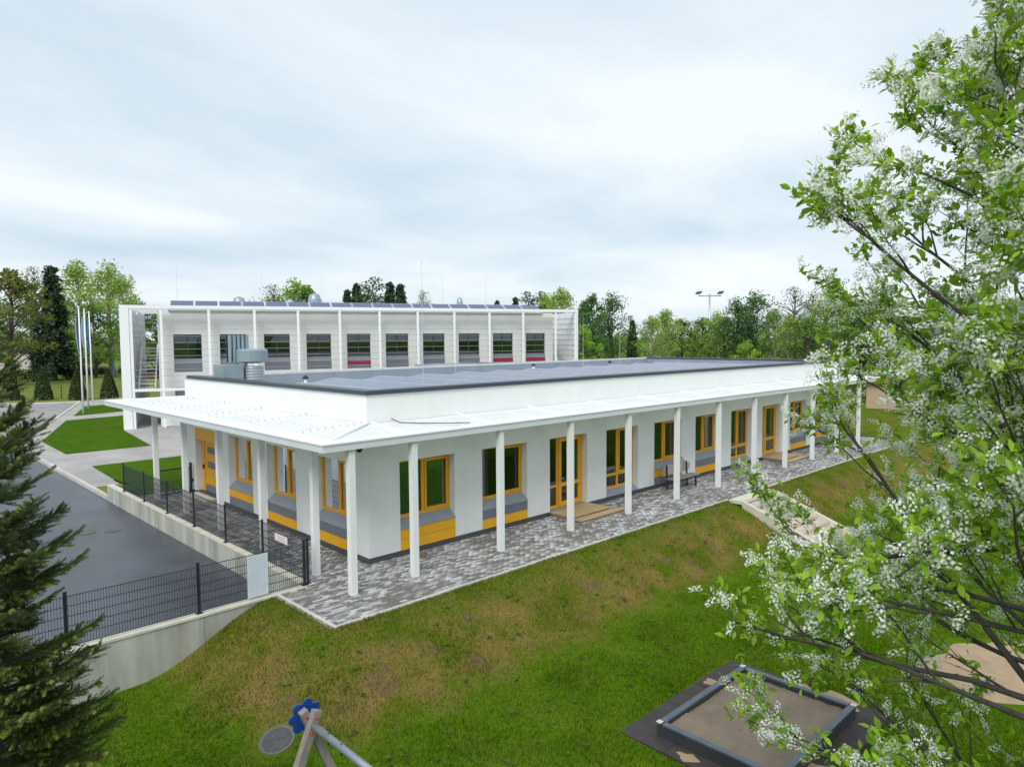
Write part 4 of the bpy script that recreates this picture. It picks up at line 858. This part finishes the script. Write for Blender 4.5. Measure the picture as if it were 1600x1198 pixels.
# one needle twig: a stem with needles all round
def twig_template(n, ln):
    V = []; 
    for i in range(n):
        t = i/n; a = i*2.399; p = np.array([t*ln,0,0]); out = np.array([.55,math.cos(a)*.83,math.sin(a)*.83]); nl = .032*(1-.35*t)
        q = np.array([0,-math.sin(a),math.cos(a)])*.0055; V += [p-q, p+q, p+out*nl]
    return np.array(V)
TW = twig_template(30, 1.0)
def frames(dirs):
    up = np.tile(np.array([0,0,1.]),(len(dirs),1)); s = np.cross(up,dirs); s /= np.linalg.norm(s,axis=1,keepdims=True)+1e-9; w = np.cross(dirs,s); return np.stack([dirs,s,w],1)
tw_p, tw_d, tw_l = [], [], []; bmb = MB()
nw = 30
for i in range(nw):
    t = i/(nw-1); z = .55+ (SPH-.75)*t; rl = 1.2*(1-t)**.7+.12
    for k in range(8 if t < .85 else 5):
        a = rg.uniform(0,6.283); l = rl*rg.uniform(.7,1.12); dr_ = .34-.75*t; n = 9
        P_ = []
        for j in range(n+1):
            s = j/n; P_.append((l*s*math.cos(a), l*s*math.sin(a), z - dr_*l*s + .30*l*s*s))
        bmb.tube(P_, [.016*(1-s_/n)+.003 for s_ in range(n+1)], 4, cap=False); P_ = np.array(P_)
        m_ = int(9+l*30)
        for j in range(m_):
            s = .12+.88*(j+.5)/m_; f = s*n; i0 = min(int(f),n-1); p = P_[i0]+(P_[i0+1]-P_[i0])*(f-i0); bd = P_[i0+1]-P_[i0]; bd /= np.linalg.norm(bd)
            side = np.cross(bd,[0,0,1.]); side /= np.linalg.norm(side)
            ll = (.36*l*(1-s)+.10)*rg.uniform(.7,1.15)
            for sg in (-1,1):
                dv = bd*.75+side*sg*.8+np.array([0,0,rg.uniform(-.28,.22)]); dv /= np.linalg.norm(dv)
                nseg = max(1,int(ll/.11))
                for q_ in range(nseg):
                    tw_p.append(p+dv*ll*q_/nseg+np.array([0,0,-.05*ll*(q_/nseg)**2])); tw_d.append(dv); tw_l.append(ll/nseg*1.15)
                    if q_ and ll > .2:
                        for s2 in (-1,1):
                            d2 = dv*.8+np.cross(dv,[0,0,1.])*s2*.7+np.array([0,0,rg.uniform(-.2,.15)]); d2 /= np.linalg.norm(d2); tw_p.append(p+dv*ll*q_/nseg); tw_d.append(d2); tw_l.append(.10*rg.uniform(.7,1.2))
        tw_p.append(P_[-2]); tw_d.append((P_[-1]-P_[-2])/np.linalg.norm(P_[-1]-P_[-2])); tw_l.append(.16)
tw_p = np.array(tw_p); tw_d = np.array(tw_d); tw_l = np.array(tw_l); FRm = frames(tw_d)
# thin out to a bound
if len(tw_p) > 29000:
    kk = rg.permutation(len(tw_p))[:29000]; tw_p, tw_l, FRm = tw_p[kk], tw_l[kk], FRm[kk]
T_ = np.tile(TW[None],(len(tw_p),1,1)); T_[:,:,0] *= tw_l[:,None]
# needles keep their length while the stem is scaled
nx = np.tile(np.repeat(np.arange(30)/30,3)[None],(len(tw_p),1)); T_[:,:,0] = nx*tw_l[:,None] + np.tile(np.tile([0,0,1],30)[None],(len(tw_p),1))*.0115
Vn = tw_p[:,None,:] + np.einsum('nki,nij->nkj', T_, FRm)
bmb.build('branches', M_bark, spt, True)['kind'] = 'stuff'
M_ndl = mat('near_spruce_needles',(.10,.14,.024),.5,.4,2.2,isl=.4,trans=.2,col2=(.04,.07,.016))
so_ = link('crown', npmesh('crown', Vn.reshape(-1,3), np.arange(len(tw_p)*30*3).reshape(-1,3), M_ndl), spt)
tp_i = np.where(rg.random(len(tw_p)) < .16)[0]
M_tip = mat('fresh_spruce_tip',(.22,.25,.045),.5,.2,3,isl=.3,trans=.2)
Tt = T_[tp_i].copy(); Tt[:,:,0] = Tt[:,:,0]*.55 + tw_l[tp_i][:,None]*.75; Tt[:,:,1:] *= 1.15
Vt = tw_p[tp_i][:,None,:] + np.einsum('nki,nij->nkj', Tt, FRm[tp_i])
link('fresh_tips', npmesh('fresh_tips', Vt.reshape(-1,3), np.arange(len(tp_i)*30*3).reshape(-1,3), M_tip), spt)

# ------------------------------------------------------------------ bird cherry in blossom at the right
rg = np.random.default_rng(11)
TX, TY = pix_to_xy(1752, 6.9); TZ = float(gz(TX,TY))
bc = tag(empty('blossom_tree',(TX,TY,TZ)), 'large bird cherry tree with white blossom filling the right side', 'tree')
def rprof(z):   # crown radius at world height z, read from the outline of the tree
    return float(np.interp(z,[.6,1.6,2.3,3.2,3.9,4.8,5.4,6.1,6.7,7.35,8.0,8.6,9.3,10.2,10.8],[1.6,2.7,3.15,3.1,3.35,3.1,2.7,2.75,2.75,2.4,1.8,1.3,1.05,.8,.4]))
bt = MB(); bt.tube([(0,0,-.2),(.05,.05,2),(-.05,.1,4.5),(.1,.0,7.5),(.0,.0,10.6-TZ)],[.20,.17,.13,.08,.015],10)
campos = np.array([CAM.x-TX,CAM.y-TY,CAM.z-TZ])
tips = []   # (position, direction, weight)
def branch(p, dv, ln, rad, depth):
    n = 6; P_ = [np.array(p)]; dcur = np.array(dv,float)
    for i in range(n):
        dcur = dcur + rg.normal(size=3)*.10 + np.array([0,0,.05]); dcur /= np.linalg.norm(dcur); q_ = P_[-1]+dcur*ln/n
        rr_ = math.hypot(q_[0],q_[1]); cf = max(0,(q_[0]*campos[0]+q_[1]*campos[1])/(rr_*math.hypot(campos[0],campos[1])+1e-6))
        if i and rr_ > rprof(q_[2]+TZ)*(1-.31*cf): break
        P_.append(q_)
    n = len(P_)-1; ln = sum(np.linalg.norm(P_[i+1]-P_[i]) for i in range(n))
    bt.tube([tuple(q) for q in P_],[rad*(1-i/n*.75) for i in range(n+1)],3 if depth > 1 else 4 if depth else 6,cap=False)
    if depth >= 2 or ln < .28:
        for i in range(1,n+1): tips.append((P_[i], (P_[i]-P_[i-1])/(ln/n), i/n))
        return
    m_ = 6 if depth == 0 else 5
    for i in range(m_+ (2 if depth==0 else 0)):
        s = rg.uniform(.22,1) if i else 1.0; f = s*n; i0 = min(int(f),n-1); q = P_[i0]+(P_[i0+1]-P_[i0])*(f-i0); bd = (P_[i0+1]-P_[i0]); bd /= np.linalg.norm(bd)
        o = rg.normal(size=3); o -= bd*(o@bd); o /= np.linalg.norm(o); o[2] = o[2]*.6+.15
        dv2 = bd*rg.uniform(.65,1.0)+o*rg.uniform(.45,.8); dv2 /= np.linalg.norm(dv2)
        branch(q, dv2, min(.95,ln*rg.uniform(.30,.46)*(1.15-.45*s)), rad*.5*(1-.4*s), depth+1)
    if depth: 
        for i in range(min(3,n),n+1): tips.append((P_[i], (P_[i]-P_[i-1])/(ln/n), i/n))
nbr = 110
for i in range(nbr):
    t = (i+.5)/nbr; zt = 1.4+ (10.2-1.4)*t**.95; a = i*2.399+rg.uniform(-.3,.3)      # world height of the branch tip
    el = rg.uniform(.35,.75) if zt > 4.5 else rg.uniform(-.05,.35)
    R_ = rprof(zt)*rg.uniform(.62,.9); z0 = zt - R_*math.tan(el); z0 = max(TZ+1.2, min(z0, 9.8)); 
    p0 = (0,0,z0-TZ); tgt = np.array([R_*math.cos(a),R_*math.sin(a),zt-TZ]); dv = tgt-np.array(p0); ln = np.linalg.norm(dv); branch(p0, dv/ln, ln, .012+.007*ln, 0)
bt.build('trunk', mat('cherry_bark',(.075,.065,.058),.85,.4,12,.4,40), bc, True)
tp = np.array([t[0] for t in tips]); td = np.array([t[1] for t in tips]); 
# density: fewer below
zz = tp[:,2]+TZ; keep = rg.random(len(tp)) < np.interp(zz,[1,3,4.5,6,9],[.40,.55,.85,1,1]); tp = tp[keep]; td = td[keep]; zz = zz[keep]
NL = 50000; 
def leaf_template():
    o = [(0,0,0),(.30,.19,.03),(.62,.23,.03),(1,0,-.10),(.62,-.23,.03),(.30,-.19,.03),(.5,0,-.03)]
    return np.array(o), [(0,6,1),(1,6,2),(2,6,3),(3,6,4),(4,6,5),(5,6,0)]
LT, LF = leaf_template()
def rot_frames(dirs, rg):
    dirs = dirs/np.linalg.norm(dirs,axis=1,keepdims=True); up = np.tile([0,0,1.],(len(dirs),1))+rg.normal(size=dirs.shape)*.45; s = np.cross(up,dirs); s /= np.linalg.norm(s,axis=1,keepdims=True)+1e-9; w = np.cross(dirs,s); return np.stack([dirs,s,w],1)
idx = rg.integers(0,len(tp),NL); lp = tp[idx]+rg.normal(size=(NL,3))*.035; o = rg.normal(size=(NL,3)); ld = td[idx]*.5+o*.6+np.array([0,0,-.12]); lfm = rot_frames(ld, rg); ls = rg.uniform(.06,.115,NL)
NR = 10800; idr = rg.choice(len(tp), NR, p=np.interp(zz,[1,4,6,9],[.5,.75,1,1.1])/np.interp(zz,[1,4,6,9],[.5,.75,1,1.1]).sum())
rp_ = tp[idr]+rg.normal(size=(NR,3))*.03; rdv = td[idr]*.6+rg.normal(size=(NR,3))*.5+np.array([0,0,.0]); rdv[:,2] -= .15; rfm = rot_frames(rdv, rg); rs = rg.uniform(1.0,1.6,NR)
def raceme_template(n=20):
    V = []; F = []
    for i in range(n):
        t = .12+.88*i/n; a = i*2.399; rr = .019*(1-.45*t)+.003; c = np.array([t*.115, rr*math.cos(a), rr*math.sin(a)-.02*t*t]); nrm = np.array([.25,math.cos(a),math.sin(a)]); nrm /= np.linalg.norm(nrm)
        e1_ = np.cross(nrm,[1,0,0.]); e1_ /= np.linalg.norm(e1_); e2_ = np.cross(nrm,e1_); o = len(V); s = .0095
        V.append(c+nrm*.001)
        for k in range(4):
            q = 6.2832*k/4; V.append(c+(e1_*math.cos(q)+e2_*math.sin(q))*s*(1.1 if k%2 else .9)+nrm*.003)
        F += [(o,o+1+k,o+1+(k+1)%4) for k in range(4)]
    return np.array(V), np.array(F)
RT, RF = raceme_template()
M_leafs = mat('cherry_leaf',(.36,.54,.035),.42,.3,1.6,isl=.4,trans=.5,col2=(.20,.38,.025),spec=.4); M_flow = mat('cherry_blossom',(.92,.93,.88),.8,.03,3,isl=.05,trans=.45)
campos = np.array([CAM.x-TX,CAM.y-TY,CAM.z-TZ])
fwd = np.array([d.x,d.y,d.z]); rgt = np.array([r2.x,r2.y,r2.z]); upv = np.array([u2.x,u2.y,u2.z])
def in_view(p):
    v = p-campos; z = v@fwd; x = 800+FPX*(v@rgt)/z; y = 599-FPX*(v@upv)/z; return (x > 0)&(x < 1600)&(y > 0)&(y < 1198)&(z > .5), np.linalg.norm(v,axis=1)
def scatter(name, Tm, Fm, pos, fm, sc_, m, nsingle):
    vis, dist = in_view(pos); ordr = np.argsort(np.where(vis, dist/sc_, 1e6))
    one = ordr[:nsingle]; rest = ordr[nsingle:]
    me = npmesh(name, Tm, Fm, m, 3)
    for i in one:
        mw = Matrix(((fm[i,0,0],fm[i,1,0],fm[i,2,0]),(fm[i,0,1],fm[i,1,1],fm[i,2,1]),(fm[i,0,2],fm[i,1,2],fm[i,2,2])))
        ob = link(name, me, bc, tuple(pos[i]), mw.to_euler(), (sc_[i],)*3)
    Vv = pos[rest][:,None,:]+np.einsum('nki,nij->nkj', Tm[None]*sc_[rest][:,None,None], fm[rest])
    nv = len(Tm); Fv = (np.arange(len(rest))[:,None,None]*nv+np.asarray(Fm)[None]).reshape(-1,3)
    ob = link(name+'_mass', npmesh(name+'_mass', Vv.reshape(-1,3), Fv, m, 3), bc); ob['kind'] = 'stuff'
scatter('leaf', LT, LF, lp, lfm, ls, M_leafs, 300)
scatter('blossom', RT, RF, rp_, rfm, rs, M_flow, 300)
pass
print('tips', len(tp), 'leaves', NL, 'racemes', NR, 'twigs', len(tw_p))
